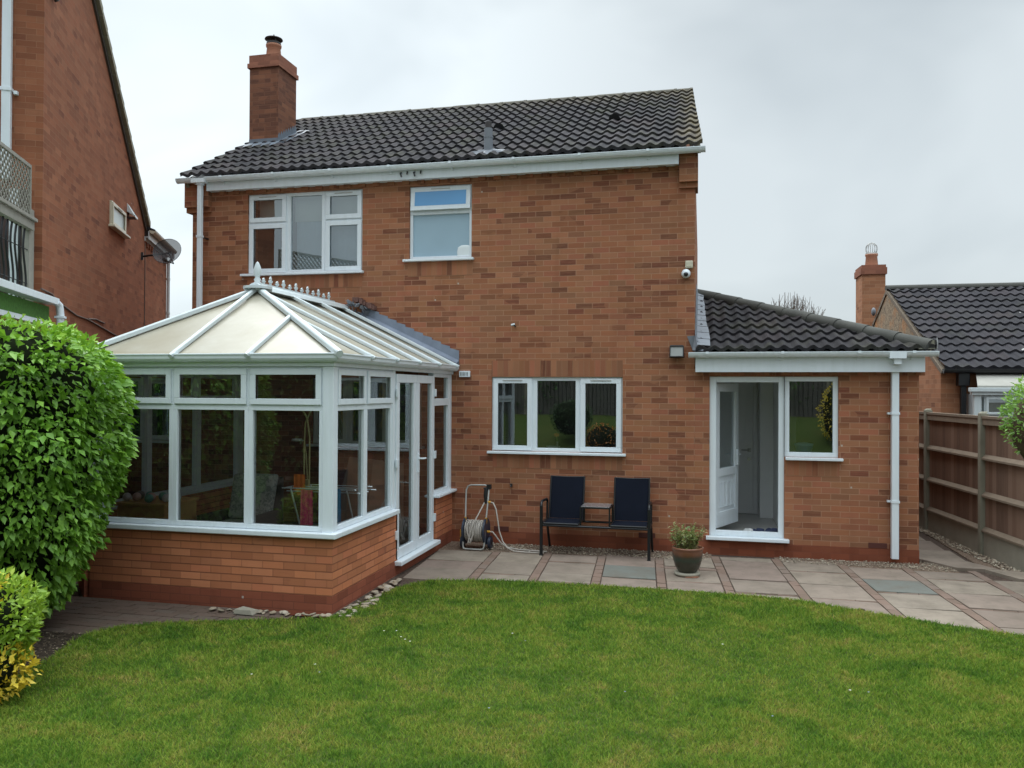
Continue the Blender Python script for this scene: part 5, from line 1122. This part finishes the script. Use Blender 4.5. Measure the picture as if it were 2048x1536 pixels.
# satellite dish
t = thing('satellite_dish', 'dark perforated satellite dish bracketed to the left neighbour\'s gable', 'satellite dish', NL.matrix_basis @ Vector((0.0, 5.55, 4.62)))
DM = NM('perforated_dish'); _uv = DM.geo(); _d = DM.n('ShaderNodeBsdfPrincipled', {'Base Color': (.028, .028, .035, 1), 'Roughness': .5}); _t = DM.n('ShaderNodeBsdfTransparent'); _m = DM.n('ShaderNodeMixShader', {0: .27, 1: _d.outputs[0], 2: _t.outputs[0]}); DM.t.links.new(_m.outputs[0], DM.out.inputs[0]); DM = DM.m
NL_W = Matrix.Translation((-7.756, -2.685, 0)) @ Matrix.Rotation(R(26.6), 4, 'Z')
cW = NL_W @ Vector((.46, 5.0, 4.62))+rt*.12+Vector((0, 0, -.01)); nrm = (Vector((.15, -.95, .30))).normalized(); rotm = nrm.to_track_quat('Z', 'Y').to_matrix().to_4x4()
m = MB(); m.M = Matrix.Translation(cW) @ rotm; m.lathe([(.0005, -.035), (.08, -.03), (.16, -.012), (.22, .012), (.262, .034)], (0, 0, 0), 28, True, (1, .93)); m.build('reflector', DM, t)
m = MB(); m.M = Matrix.Translation(cW) @ rotm; m.lathe([(.258, .030), (.268, .034), (.262, .042)], (0, 0, 0), 28, True, (1, .93)); m.build('rim', plain('dish_rim', (.2, .2, .21), .5), t)
m = MB(); w0 = NL_W @ Vector((.0, 5.62, 4.60)); m.tube([w0, NL_W @ Vector((.12, 5.6, 4.62)), cW-nrm*.05], .02, 8); m.tube([NL_W @ Vector((0, 5.62, 4.54)), NL_W @ Vector((0, 5.62, 4.68))], .04, 8); m.tube([cW-nrm*.04, cW+Vector((.12, 0, -.22)), cW+nrm*.30+Vector((.08, 0, -.28))], .011, 6); m.build('bracket', BLACKP, t)
m = MB(); e_ = cW+nrm*.30+Vector((.08, 0, -.27)); m.tube([e_, e_-nrm*.09+Vector((0, 0, .01))], .03, 8); m.tube([e_+Vector((0, 0, -.02)), e_+Vector((.01, 0, -.12))], .006, 5); m.build('receiver', DARKM, t)
# far roof seen in the gap between the houses
FH = thing('far_house', 'distant house whose grey roof shows in the gap left of the main house', 'house', (-20, 25, 0)); m = MB(); m.box(-26, -13.6, 25, 31, -.06, 4.2); m.build('wall', BRICK_NEI, FH); m = MB(); m.prism([(-26.3, 24.6, 4.15), (-26.3, 28, 6.2), (-26.3, 31.4, 4.15)], (12.9, 0, 0)); m.build('roof', TILE_R, FH)

# ================================================================ HOUSE ON THE RIGHT
HR = thing('neighbour_bungalow', 'low orange brick bungalow with grey tiled roof and white bay behind the fence', 'bungalow', (6, 5, 0))
GX = 3.66; EYR, EZR, RYR, RZR = 2.80, 2.47, 6.75, 4.19; sl_ = (RZR-EZR)/(RYR-EYR)
m = MB(); m.prism([(GX, 2.98, -.06), (GX, 2.98, EZR-.02), (GX, 3.08, EZR+.08), (GX, 4.3, EZR+sl_*1.5-.10), (GX, 9.2, EZR+sl_*1.5-.10), (GX, 10.5, EZR), (GX, 10.5, -.06)], (.25, 0, 0)); m.box(GX+.25, 14, 2.98, 3.2, -.06, EZR); m.build('wall', BRICK_RGT, HR)
m = MB(); m.prism([(GX+.001, 4.25, EZR+sl_*1.45-.10), (GX+.001, RYR, RZR-.04), (GX+.001, 9.25, EZR+sl_*1.45-.10)], (.2, 0, 0)); m.build('gable_infill', FLINT, HR)
UR = Vector((0, 1, sl_)).normalized(); NRr = Vector((0, -UR.z, UR.y)); LR = math.hypot(RYR-EYR, RZR-EZR)
tr = tiles('roof', (GX, EYR, EZR), (1, 0, 0), UR, NRr, LR, lambda s: 0, lambda s: 8.4, HR, TILE_R, xmin=-.03, xmax=8.4, pitch=.170)
m = MB(); m.prism([(GX, 2*RYR-EYR, EZR), (GX, RYR, RZR), (GX, RYR, RZR-.06), (GX, 2*RYR-EYR-.1, EZR-.06)], (9, 0, 0)); m.build('rear_roof', TILE_R, HR)
m = MB(); m.prism([(GX-.02, EYR+.02, EZR-.02), (GX-.02, RYR, RZR+.0), (GX-.02, 2*RYR-EYR, EZR), (GX-.02, 2*RYR-EYR, EZR-.07), (GX-.02, RYR, RZR-.08), (GX-.02, EYR+.10, EZR-.06)], (.07, 0, 0)); m.build('verge', plain('verge_mortar', (.17, .135, .10), .95, var=.4, scale=9), HR)
m = MB(); m.prism([(GX-.02, RYR+.11*math.cos(PI*k/8), RZR+.0+.09*math.sin(PI*k/8)) for k in range(9)], (9, 0, 0)); m.build('ridge_tile', RIDGE, tr)
gutter(GX-.02, 14, 2.80, 2.475, .055).build('gutter', BLACKP, HR)
m = MB(); m.box(3.86, 4.02, 2.78, 2.93, 2.22, 2.44); m.box(3.90, 3.98, 2.80, 2.88, 1.0, 2.22); m.build('hopper', BLACKP, HR, bevel=.01)
# chimney of the bungalow
m = MB(); m.box(3.47, 3.95, 8.3, 9.05, 2.5, 4.72); cr_ = m.build('chimney', BRICK_RGT, HR); m = MB(); m.box(3.44, 3.98, 8.27, 9.08, 4.721, 4.87); m.box(3.46, 3.96, 8.29, 9.06, 4.872, 4.93); m.build('chimney_cap', BRICK_CAP, cr_)
m = MB(); m.lathe([(.14, 0), (.12, .22), (.135, .25), (.135, .28), (.10, .28)], (3.72, 8.6, 4.93), 20); m.build('chimney_pot', TERRA, cr_)
m = MB()
for k in range(8):
    a = PI*k/8; m.tube([(3.72+.115*math.cos(a)*math.sin(b)*1.1, 8.6+.115*math.sin(a)*math.sin(b)*1.1, 5.33-.13*math.cos(PI-b) if 0 else 5.33+.14*math.cos(b)) for b in [(-2.3+4.6*j/12) for j in range(13)]], .0045, 5, False)
m.tube([(3.72+.12*math.cos(a), 8.6+.12*math.sin(a), 5.23) for a in [2*PI*j/16 for j in range(17)]], .008, 5, False); m.build('wire_balloon', GREYP, cr_)
m = MB(); m.ball((3.60, 7.75, 3.84), .09, 10, 8, (.5, 1, 1)); m.build('mortar_lump', LEAD_L, HR)
# white porch bay
m = MB(); m.prism([(3.98, 2.30, 2.19), (4.15, 2.96, 2.43), (14, 2.96, 2.43), (14, 2.30, 2.19)], (0, 0, .03)); m.build('bay_roof', plain('weathered_bay_roof', (.30, .29, .26), .8, var=.15), HR)
m = MB(); m.box(3.86, 14, 2.22, 2.32, 2.13, 2.19); m.box(3.89, 14, 2.25, 2.34, 2.08, 2.129); m.build('bay_cornice', PVC_OLD, HR, bevel=.006)
m = MB(); m.box(3.93, 4.02, 2.28, 2.36, .3, 2.08); m.box(4.02, 4.04, 2.32, 2.97, .3, 2.1); m.box(4.06, 14, 2.31, 2.35, .3, 1.78); m.build('bay_post', PVC_OLD, HR)
MB_ = Matrix.Translation((0, 2.27, 0)); window(HR, 4.07, 6.4, 1.785, 2.075, [(4.07, 4.62, 1.785, 2.075, 'sash'), (4.62, 5.2, 1.785, 2.075, 'sash'), (5.2, 5.8, 1.785, 2.075, 'sash'), (5.8, 6.4, 1.785, 2.075, 'sash')], M=MB_, vent=False, frame_mat=PVC_OLD, sashw=.035, glass=GLASS)
m = MB()
for k in range(40): x0 = 4.08+k*.05; m.add([(x0, 2.46+.012*math.sin(k*1.9), 1.7), (x0+.05, 2.46+.012*math.sin(k*1.9+1.9), 1.7), (x0+.05, 2.46+.012*math.sin(k*1.9+1.9), 2.09), (x0, 2.46+.012*math.sin(k*1.9), 2.09)], [(0, 1, 2, 3)], True)
m.build('net_or_sky_sheet', BLIND, HR)

# ================================================================ FENCE
FN = thing('timber_fence', 'brown featheredge timber fence with grey concrete posts along the right boundary', 'fence', (3.5, 1.5, 0))
fp = [(3.21, 4.52), (3.40, 2.66), (3.595, .80), (3.80, -1.05), (4.02, -2.9), (4.22, -4.75), (4.4, -6.6), (4.6, -8.5), (4.8, -10.4)]
fp = [(3.03, 6.4)]+fp
for i, (x, y) in enumerate(fp):
    m = MB(); m.box(x-.05, x+.05, y-.055, y+.055, -.05, 1.845); m.prism([(x-.05, y-.055, 1.845), (x-.05, y+.055, 1.845), (x-.02, y+.03, 1.87), (x-.02, y-.03, 1.87)], (.07, 0, 0)); m.build('fence_post', CONC_D, FN, bevel=.006)
for i in range(len(fp)-1):
    (xa, ya), (xb, yb) = fp[i], fp[i+1]; d = Vector((xb-xa, yb-ya, 0)); L = d.length; d.normalize(); n = Vector((d.y, -d.x, 0)) # n points to -x side?
    if n.x > 0: n = -n
    M_ = Matrix(((d.x, -n.x, 0, xa), (d.y, -n.y, 0, ya), (0, 0, 1, 0), (0, 0, 0, 1)))
    m = MB(); m.M = M_; m.box(.05, L-.05, -.02, .02, -.05, .33); pn_g = m.build('gravel_board', CONC, FN)
    m = MB(); m.M = M_; nb = int((L-.1)/.10)
    for k in range(nb+1):
        x0 = .05+k*.10; x1 = min(x0+.112, L-.05)
        if x1-x0 < .02: continue
        m.hexa([(x0, .0, .36), (x1, .020, .36), (x1, .032, .36), (x0, .030, .36), (x0, .0, 1.78), (x1, .020, 1.78), (x1, .032, 1.78), (x0, .030, 1.78)])
    pn = m.build('fence_panel', FENCEW, FN)
    m = MB(); m.M = M_
    for z in (.345, .80, 1.28): m.prism([(.05, .0, z-.035), (.05, -.045, z-.035), (.05, -.045, z-.01), (.05, .0, z+.035)], (L-.1, 0, 0))
    m.box(.05, L-.05, -.045, .035, 1.782, 1.815); m.box(.05, L-.05, -.035, -.002, 1.70, 1.781)
    m.build('rail', RAILW, pn)

# ================================================================ BENCH
B = thing('garden_love_seat', 'black metal twin seat with navy mesh backs and a small table between', 'garden seat', (-1.31, -.42, 0))
def leg(pts, r=.016, nm='leg'): m = MB(); m.tube(pts, r, 8); return m.build(nm, FRAMEB, B)
for x in (-1.995, -.625):
    m = MB(); m.box(x-.019, x+.019, -.675, -.645, .006, .64); m.box(x-.024, x+.024, -.685, -.635, 0, .012); m.build('leg', FRAMEB, B, bevel=.004)
    leg([(x, -.66, .62), (x, -.652, .665), (x, -.60, .69), (x, -.30, .675), (x, -.235, .64)], .017, 'armrest')
    m = MB(); m.box(x-.017, x+.017, -.65, -.20, .385, .415); m.build('side_rail', FRAMEB, B)
    leg([(x, -.25, .40), (x+.005, -.22, .25), (x+.01, -.10, .01)], .016); leg([(x, -.235, .64), (x, -.25, .40)], .015, 'rear_upright')
for x0, x1 in ((-1.965, -1.515), (-1.105, -.655)):
    m = MB(); m.hexa([(x0+.01, -.24, .42), (x1-.01, -.24, .42), (x1-.01, -.232, .42), (x0+.01, -.232, .42), (x0+.01, -.115, .955), (x1-.01, -.115, .955), (x1-.01, -.107, .955), (x0+.01, -.107, .955)]); m.build('backrest', FABRIC, B)
    m = MB(); m.tube([(x0, -.255, .40), (x0, -.235, .50), (x0, -.108, .965)], .0125, 8); m.tube([(x1, -.255, .40), (x1, -.235, .50), (x1, -.108, .965)], .0125, 8); m.tube([(x0, -.108, .962), ((x0+x1)/2, -.100, .955), (x1, -.108, .962)], .010, 8); m.build('back_frame', FRAMEB, B)
    m = MB(); m.box(x0+.01, x1-.01, -.655, -.245, .408, .418); m.build('seat', FABRIC, B)
    m = MB(); m.tube([(x0, -.66, .415), (x0, -.26, .40)], .0125, 8); m.tube([(x1, -.66, .415), (x1, -.26, .40)], .0125, 8); m.tube([(x0, -.662, .412), (x1, -.662, .412)], .013, 8); m.build('seat_frame', FRAMEB, B)
m = MB(); m.tube([(-1.995, -.655, .385), (-.625, -.655, .385)], .015, 8); m.tube([(-1.995, -.235, .385), (-.625, -.235, .385)], .015, 8); m.build('cross_rail', FRAMEB, B)
m = MB(); m.box(-1.49, -1.13, -.60, -.26, .628, .638); m.build('table_top', TABLEG, B, bevel=.003)
m = MB(); ring(m, -.0, 0.0, 0, 0, 0, 0, 0) if False else None
m.box(-1.505, -1.115, -.615, -.597, .612, .628); m.box(-1.505, -1.115, -.262, -.244, .612, .628); m.box(-1.505, -1.49, -.597, -.262, .612, .628); m.box(-1.13, -1.115, -.597, -.262, .612, .628)
for x in (-1.495, -1.125):
    m.box(x-.009, x+.009, -.612, -.596, .39, .612); m.box(x-.009, x+.009, -.262, -.246, .39, .612)
m.build('table_frame', FRAMEB, B)

# ================================================================ HOSE REEL
HX, HY = -2.925, -.47
t = thing('hose_reel', 'wheeled hose reel cart wound with grey hose against the brick wall', 'hose reel', (HX, HY, 0))
x0, x1 = HX-.155, HX+.155; m = MB(); m.tube([(x0+.015, HY, .40), (x0, HY+.06, .60), (x0-.004, HY+.10, .77), (x0+.02, HY+.11, .82), (x0+.06, HY+.112, .835), (x1-.06, HY+.112, .840), (x1-.02, HY+.11, .825), (x1, HY+.10, .78), (x1-.002, HY+.05, .60), (x1-.01, HY, .40)], .0115, 10); m.build('handle_frame', GREYP, t)
m = MB(); m.tube([(x0+.01, HY-.06, .24), (x0+.01, HY-.10, .06), (x0+.02, HY-.11, .025), (x0+.05, HY-.115, .014), (x1-.05, HY-.115, .014), (x1-.02, HY-.11, .025), (x1-.01, HY-.10, .06), (x1-.01, HY-.06, .24)], .0115, 10); m.build('foot_frame', GREYP, t)
for x in (x0+.012, x1-.012):
    m = MB(); m.tube([(x, HY, .34), (x, HY, .42)], .016, 10); m.build('frame_clip', YELP, t); m = MB(); m.tube([(x-.012, HY+.02, .235), (x+.012, HY+.02, .235)], .175, 26); m.build('reel_side', NAVYP, t)
    m = MB(); m.tube([(x-(.03 if x < HX else -.03), HY+.05, .085), (x-(.065 if x < HX else -.065), HY+.05, .085)], .085, 20); w_ = m.build('wheel', NAVYP, t); m = MB(); m.tube([(x-(.066 if x < HX else -.066), HY+.05, .085), (x-(.071 if x < HX else -.071), HY+.05, .085)], .03, 12); m.build('hub', BLACKP, w_)
m = MB(); m.tube([(x0+.02, HY+.02, .235), (x1-.02, HY+.02, .235)], .10, 20); m.build('drum', NAVYP, t)
m = MB(); hp = []
for lay, rr in enumerate((.112, .128, .142)):
    nt_ = 11
    for j in range(nt_*14):
        a = 2*PI*j/14; u_ = j/(nt_*14); u_ = u_ if lay % 2 == 0 else 1-u_
        hp.append((x0+.035+u_*(x1-x0-.07)+.004*math.sin(a*1.7+lay), HY+.02-rr*math.cos(a), .235+rr*math.sin(a)))
m.tube(hp, .0085, 6); m.tube([(HX-.02, HY-.13, .12), (HX-.06, HY-.145, .20), (HX-.09, HY-.14, .30), (HX-.06, HY-.10, .36), (HX+.0, HY-.12, .22), (HX-.03, HY-.15, .10), (HX-.06, HY-.15, .12)], .0095, 6)
m.tube([(HX-.06, HY-.15, .10), (HX-.02, HY-.14, .30), (HX+.03, HY-.07, .42), (HX+.085, HY+.03, .56), (HX+.11, HY+.09, .63)], .0095, 8)
m.tube([(x1+.03, HY+.06, .62), (x1+.08, HY+.03, .615), (x1+.125, HY, .54), (x1+.155, HY-.02, .40), (x1+.18, HY-.03, .25), (x1+.23, HY-.04, .12), (x1+.30, HY-.08, .05), (x1+.40, HY-.12, .018), (x1+.55, HY-.13, .014), (x1+.80, HY-.12, .014)], .0095, 8)
m.tube([(x1+.04, HY, .235), (x1+.08, HY, .235), (x1+.13, HY+.01, .17), (x1+.19, HY+.02, .09), (x1+.26, HY+.04, .035), (x1+.40, HY+.03, .014), (x1+.60, HY+.01, .012), (x1+.82, HY-.02, .012)], .0095, 8); m.build('hose', HOSEM, t)
m = MB(); m.tube([(x1+.0, HY+.06, .62), (x1+.04, HY+.055, .62)], .017, 10); m.tube([(x1+.005, HY, .235), (x1+.05, HY, .235)], .016, 10); m.build('hose_connector', YELP, t)
m = MB(); m.tube([(x0-.01, HY+.02, .235), (x0-.05, HY+.02, .235)], .012, 8); m.box(x0-.062, x0-.045, HY+.005, HY+.035, .10, .245); m.tube([(x0-.054, HY+.02, .11), (x0-.054, HY-.02, .11)], .012, 8); m.build('crank', YELP, t)
m = MB(); m.tube([(x1-.035, HY+.09, .80), (x1-.04, HY+.07, .70), (x1-.03, HY+.08, .60)], .026, 10); m.box(x1-.03, x1+.03, HY+.08, HY+.13, .79, .85); m.tube([(x1-.07, HY+.09, .80), (x1-.03, HY+.09, .80)], .013, 8); m.build('spray_gun_holder', BLACKP, t)

# ================================================================ POT AND ITS PLANT
PX, PY = -.145, -1.34
t = thing('glazed_pot', 'green brown glazed plant pot on a stone disc on the patio', 'plant pot', (PX, PY, 0))
m = MB(); m.lathe([(.0005, 0), (.090, 0), (.104, .015), (.128, .06), (.148, .13), (.157, .19), (.155, .235), (.158, .25), (.166, .262), (.168, .275), (.158, .283), (.146, .27), (.143, .24), (.0005, .235)], (PX, PY, .040), 36); m.v = [(PX+(x-PX)*1.09, PY+(y-PY)*1.09, .04+(z-.04)*1.02) for x, y, z in m.v]; m.build('pot', GLAZE, t)
m = MB(); m.lathe([(.0005, 0), (.14, 0), (.150, .012), (.150, .026), (.14, .034), (.0005, .036)], (PX-.005, PY, .004), 28); m.build('saucer', CONC, t); m = MB(); m.lathe([(.0005, 0), (.142, 0), (.142, .002), (.0005, .262)][:1]+[(.140, 0), (.0005, .002)], (PX, PY, .272), 20); m.build('soil', SOIL, t)
m = MB(); m.prism([(PX-.02, PY-.165, .003), (PX+.10, PY-.14, .003), (PX+.13, PY-.10, .003), (PX+.02, PY-.13, .003)], (0, 0, .008)); m.build('terracotta_shard', TERRA, at=(PX+.05, PY-.13, 0), label='thin red terracotta shard poking out under the pot disc', cat='shard')
t = thing('potted_plant', 'straggly green and brown herb growing in the glazed pot', 'plant', (PX, PY, .27))
m = MB(); LP = []; LA = []
for k in range(95):
    a = random.random()*6.28; r_ = .02+.09*random.random(); e = Vector((PX+math.cos(a)*random.uniform(.05, .22), PY+math.sin(a)*random.uniform(.05, .22), .275+random.uniform(.12, .35)*(1-.2*random.random()))); s_ = Vector((PX+math.cos(a)*r_, PY+math.sin(a)*r_, .275)); mid = s_.lerp(e, .5)+Vector((0, 0, .03)); m.tube([s_, mid, e], [.0028, .002, .001], 4, False)
    for j in range(17): q = s_.lerp(mid, j/8) if j < 8 else mid.lerp(e, (j-8)/8); LP.append(tuple(q+Vector((random.gauss(0, .006),)*3))); LA.append((random.gauss(0, 1), random.gauss(0, 1), random.gauss(.5, .6)))
m.build('stems', plain('brown_stem', (.22, .15, .09), .9), t); leaves('foliage', np.array(LP), np.array(LA), .036, LEAF_POT, t, t.location)

# ================================================================ HEDGE, SHRUBS, TREES
CORE = plain('painted_inner_shade', (.012, .016, .008), 1.0, var=.4, spec=.02)  # near-black core colour stands in for the shade between leaves
def bush(name, label, cat, c, rx, ry, prof, n, size, mat, layers=.12, droop=.2, width=.55, group=None, core=None, seed=1, up=.25, core_k=.86, jit=.55, gap=-.62):
    core = core or CORE
    """prof: list of (z, radius factor)"""
    rg = np.random.default_rng(seed); t = thing(name, label, cat, (c[0], c[1], 0), 0, group)
    zs = np.array([p[0] for p in prof]); rs = np.array([p[1] for p in prof])
    # sample by area
    zz = rg.random(n*2)*(zs[-1]-zs[0])+zs[0]; rr = np.interp(zz, zs, rs); keep = rg.random(n*2) < (rr+.35)/(rs.max()+.35); zz = zz[keep][:n]; n = len(zz)
    dr = np.gradient(np.interp(np.linspace(zs[0], zs[-1], 60), zs, rs), np.linspace(zs[0], zs[-1], 60)); slope = np.interp(zz, np.linspace(zs[0], zs[-1], 60), dr)
    th = rg.random(n)*2*PI; rr = np.interp(zz, zs, rs)
    capm = rg.random(n) < .22*(slope < -.8); 
    lump = 1+.045*np.sin(th*5+zz*3.1)+.035*np.sin(th*9-zz*5)+.03*np.sin(zz*9+th*2)+.022*np.sin(th*23+zz*13)*np.sin(zz*17-th*11)+(rg.random(n) < .03)*rg.random(n)*.05
    depth = rg.random(n)**2*layers
    f = lump*rr
    X = c[0]+np.cos(th)*(f*rx-depth); Y = c[1]+np.sin(th)*(f*ry-depth)
    P = np.stack([X, Y, zz-depth*.3+rg.normal(size=n)*.01], 1)
    N = np.stack([np.cos(th)/rx, np.sin(th)/ry, -slope.clip(-4, 4)*.9], 1); N /= np.linalg.norm(N, axis=1, keepdims=True)
    A = N*.75+rg.normal(size=(n, 3))*jit; A[:, 2] += -droop+up*rg.random(n)
    keep = (np.sin(th*31+zz*7)*np.sin(zz*23+th*13)+.35*rg.normal(size=n)) > gap; P = P[keep]; N = N[keep]; A = A[keep]; depth = depth[keep]; n = len(P)
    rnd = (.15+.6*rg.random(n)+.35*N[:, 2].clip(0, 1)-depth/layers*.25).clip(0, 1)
    leaves('crown', P, A, size, mat, t, t.location, width=width, rnd=rnd)
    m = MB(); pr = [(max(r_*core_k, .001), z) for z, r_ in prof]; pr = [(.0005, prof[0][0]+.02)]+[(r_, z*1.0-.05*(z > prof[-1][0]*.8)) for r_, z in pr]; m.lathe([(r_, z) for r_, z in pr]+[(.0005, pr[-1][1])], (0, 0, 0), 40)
    m.v = [(c[0]+x*rx, c[1]+y*ry, z) for x, y, z in m.v]; m._r = 0; m.build('dark_inner_core', core, t)
    return t
hz = [(.10, .42), (.25, .62), (.45, .74), (.8, .84), (1.2, .93), (1.6, .99), (2.0, 1.0), (2.25, .97), (2.42, .92), (2.55, .83), (2.64, .68), (2.70, .48), (2.735, .22), (2.74, .01)]
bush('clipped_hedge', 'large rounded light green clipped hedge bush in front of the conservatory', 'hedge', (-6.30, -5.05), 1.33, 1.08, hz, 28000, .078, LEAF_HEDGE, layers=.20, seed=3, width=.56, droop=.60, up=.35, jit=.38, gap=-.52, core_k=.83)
m = MB()
for k in range(5): m.tube([(-6.3+random.uniform(-.2, .3), -5.0+random.uniform(-.2, .2), -.02), (-6.2+random.uniform(-.4, .4), -5+random.uniform(-.3, .3), .6)], .03, 6)
m.build('trunk', BARK, bpy.data.objects['clipped_hedge'])
sz = [(.14, .45), (.26, .75), (.42, .95), (.57, 1.0), (.69, .85), (.77, .6), (.82, .3), (.84, .02)]
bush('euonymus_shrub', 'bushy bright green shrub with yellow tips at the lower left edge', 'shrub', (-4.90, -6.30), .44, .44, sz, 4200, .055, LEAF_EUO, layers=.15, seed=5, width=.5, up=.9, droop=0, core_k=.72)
sy = [(.0, .5), (.1, .8), (.2, 1.0), (.3, .9), (.38, .6), (.43, .2), (.44, .01)]
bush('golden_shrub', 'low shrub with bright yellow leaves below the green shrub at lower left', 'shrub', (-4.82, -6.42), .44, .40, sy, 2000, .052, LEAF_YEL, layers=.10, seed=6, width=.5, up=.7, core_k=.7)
rg = np.random.default_rng(9); n = 130; P = np.stack([-4.80+rg.normal(size=n)*.10, -6.40+rg.normal(size=n)*.10, .62+.24*rg.random(n)], 1); A = rg.normal(size=(n, 3)); A[:, 2] += 1
leaves('yellow_leaves', P, A, .058, LEAF_YEL, bpy.data.objects['euonymus_shrub'], bpy.data.objects['euonymus_shrub'].location)
# clipped lollipop tree at the right edge
tz = [(2.117+.66*(a-2.117), b) for a, b in [(1.70, .02), (1.72, .4), (1.77, .72), (1.87, .95), (1.98, 1.0), (2.09, .92), (2.17, .72), (2.23, .42), (2.25, .02)]]; TX, TY = 1.43, -7.19
tt_ = bush('topiary_tree', 'light green clipped ball tree cut off by the right edge of the photo', 'tree', (TX, TY), .205, .205, tz, 5200, .021, LEAF_TOP, layers=.07, seed=8, width=.45, up=.7, droop=.0, core=plain('topiary_twigs', (.07, .04, .022), .95, var=.5, scale=30))
m = MB(); m.tube([(TX, TY, 0), (TX+.01, TY, .9), (TX, TY, 1.9)], [.022, .02, .016], 10)
for k in range(26):
    a = random.random()*6.28; m.tube([(TX, TY, 1.83), (TX+.10*math.cos(a), TY+.10*math.sin(a), 1.84), (TX+.17*math.cos(a), TY+.17*math.sin(a), 1.89+random.random()*.07)], [.005, .003, .0015], 5, False)
m.build('trunk', BARK, tt_)
# bare tree behind the extension
random.seed(77); t = thing('bare_tree', 'leafless tree whose fine twigs show above the extension roof', 'tree', (3.2, 20.6, 0)); m = MB(); m.tube([(3.2, 20.6, -.05), (3.2, 20.6, 2.2), (3.2, 20.6, 3.3)], [.16, .12, .09], 8)
for k in range(9):
    a = k*.7; m.tube([(3.2, 20.6, 2.9), (3.2+.5*math.cos(a), 20.6+.4*math.sin(a), 3.6), (3.2+.95*math.cos(a), 20.6+.7*math.sin(a), 4.35)], [.05, .035, .02], 5, False)
for k in range(64):
    u_ = random.uniform(-1, 1); x = 3.25+u_*1.02; y = 20.6+random.uniform(-.6, .6); top = 5.86-.70*abs(u_)**1.6-random.random()*.45; x2 = x+u_*.12+random.gauss(0, .04)
    pts = [(x*.85+3.2*.15, y, 3.9), (x+random.gauss(0, .03), y, 4.5), (x2, y, top)]; m.tube(pts, [.016, .012, .007], 4, False)
    for j in range(5):
        f = random.uniform(.1, .8); zz = 4.5+(top-4.5)*f; sx = random.choice((-1, 1)); m.tube([(x+(x2-x)*f, y, zz), (x+(x2-x)*f+sx*random.uniform(.05, .12), y, zz+random.uniform(.12, .3))], [.009, .006], 3, False)
m.build('branches', TWIG, t)

# ================================================================ GARDEN BEHIND THE PHOTOGRAPHER (shows in the window reflections)
DKWOOD = plain('dark_grey_boards', (.085, .082, .07), .95, var=.25)
F2 = thing('slatted_fence', 'grey vertical board fence at the end of the garden behind the viewer', 'fence', (0, -17, 1.2))
for i in range(10):
    xa = -10+i*2; m = MB()
    for k in range(14): m.box(xa+.07+k*.135, xa+.07+k*.135+.118, -17.01+(k % 2)*.015, -16.99+(k % 2)*.015, 1.1, 3.0)
    m.build('fence_panel', DKWOOD, F2); m = MB(); m.box(xa-.05, xa+.05, -17.05, -16.95, 1.0, 3.05); m.build('fence_post', CONC_D, F2)
ev = lambda r_, h, b=.2: [(b, .5), (b+(h-b)*.2, .9), (b+(h-b)*.5, 1.0), (b+(h-b)*.75, .82), (b+(h-b)*.92, .45), (h, .02)]
for i, (x, y, rx, h, mt, n, lb) in enumerate([(-9.5, -18.5, 2.2, 5.2, LEAF_DARK, 3500, 'tall dark evergreen beyond the far left end of the garden'), (-5.5, -19, 2.4, 4.6, LEAF_MID, 3500, 'broad mid green tree beyond the end fence'), (-1.5, -18.6, 2.3, 4.9, LEAF_DARK, 3500, 'dark bushy tree in the middle beyond the end fence'), (2.5, -19, 2.5, 4.4, LEAF_MID, 3500, 'rounded green tree right of centre beyond the end fence'), (6.5, -18.4, 2.2, 5.0, LEAF_DARK, 3000, 'dark tree beyond the right corner of the garden'), (-8.5, -12.5, 1.6, 3.6, LEAF_MID, 2600, 'green shrub mass on the left garden boundary')]):
    bush('garden_tree', lb, 'tree', (x, y), rx, rx*.9, ev(1, h, .3), n, .16, mt, layers=.4, seed=20+i, core_k=.9)
o = bush('ball_topiary', 'dark clipped ball bush behind the viewer reflected in the kitchen window', 'bush', (-3.95, -14.2), .68, .68, [(.75, .3), (.9, .75), (1.2, 1.0), (1.5, .95), (1.75, .65), (1.85, .02)], 2500, .05, LEAF_DARK, seed=30)
bush('golden_forsythia', 'yellow flowering shrub behind the viewer reflected beside the back door', 'shrub', (4.2, -14.5), .8, .8, ev(1, 2.6, .6), 1500, .08, LEAF_YEL, seed=31)
bush('orange_berberis', 'low orange shrub behind the viewer under the kitchen window reflection', 'shrub', (-2.9, -13.8), .6, .5, ev(1, 1.1, .3), 900, .06, LEAF_ORG, seed=32)
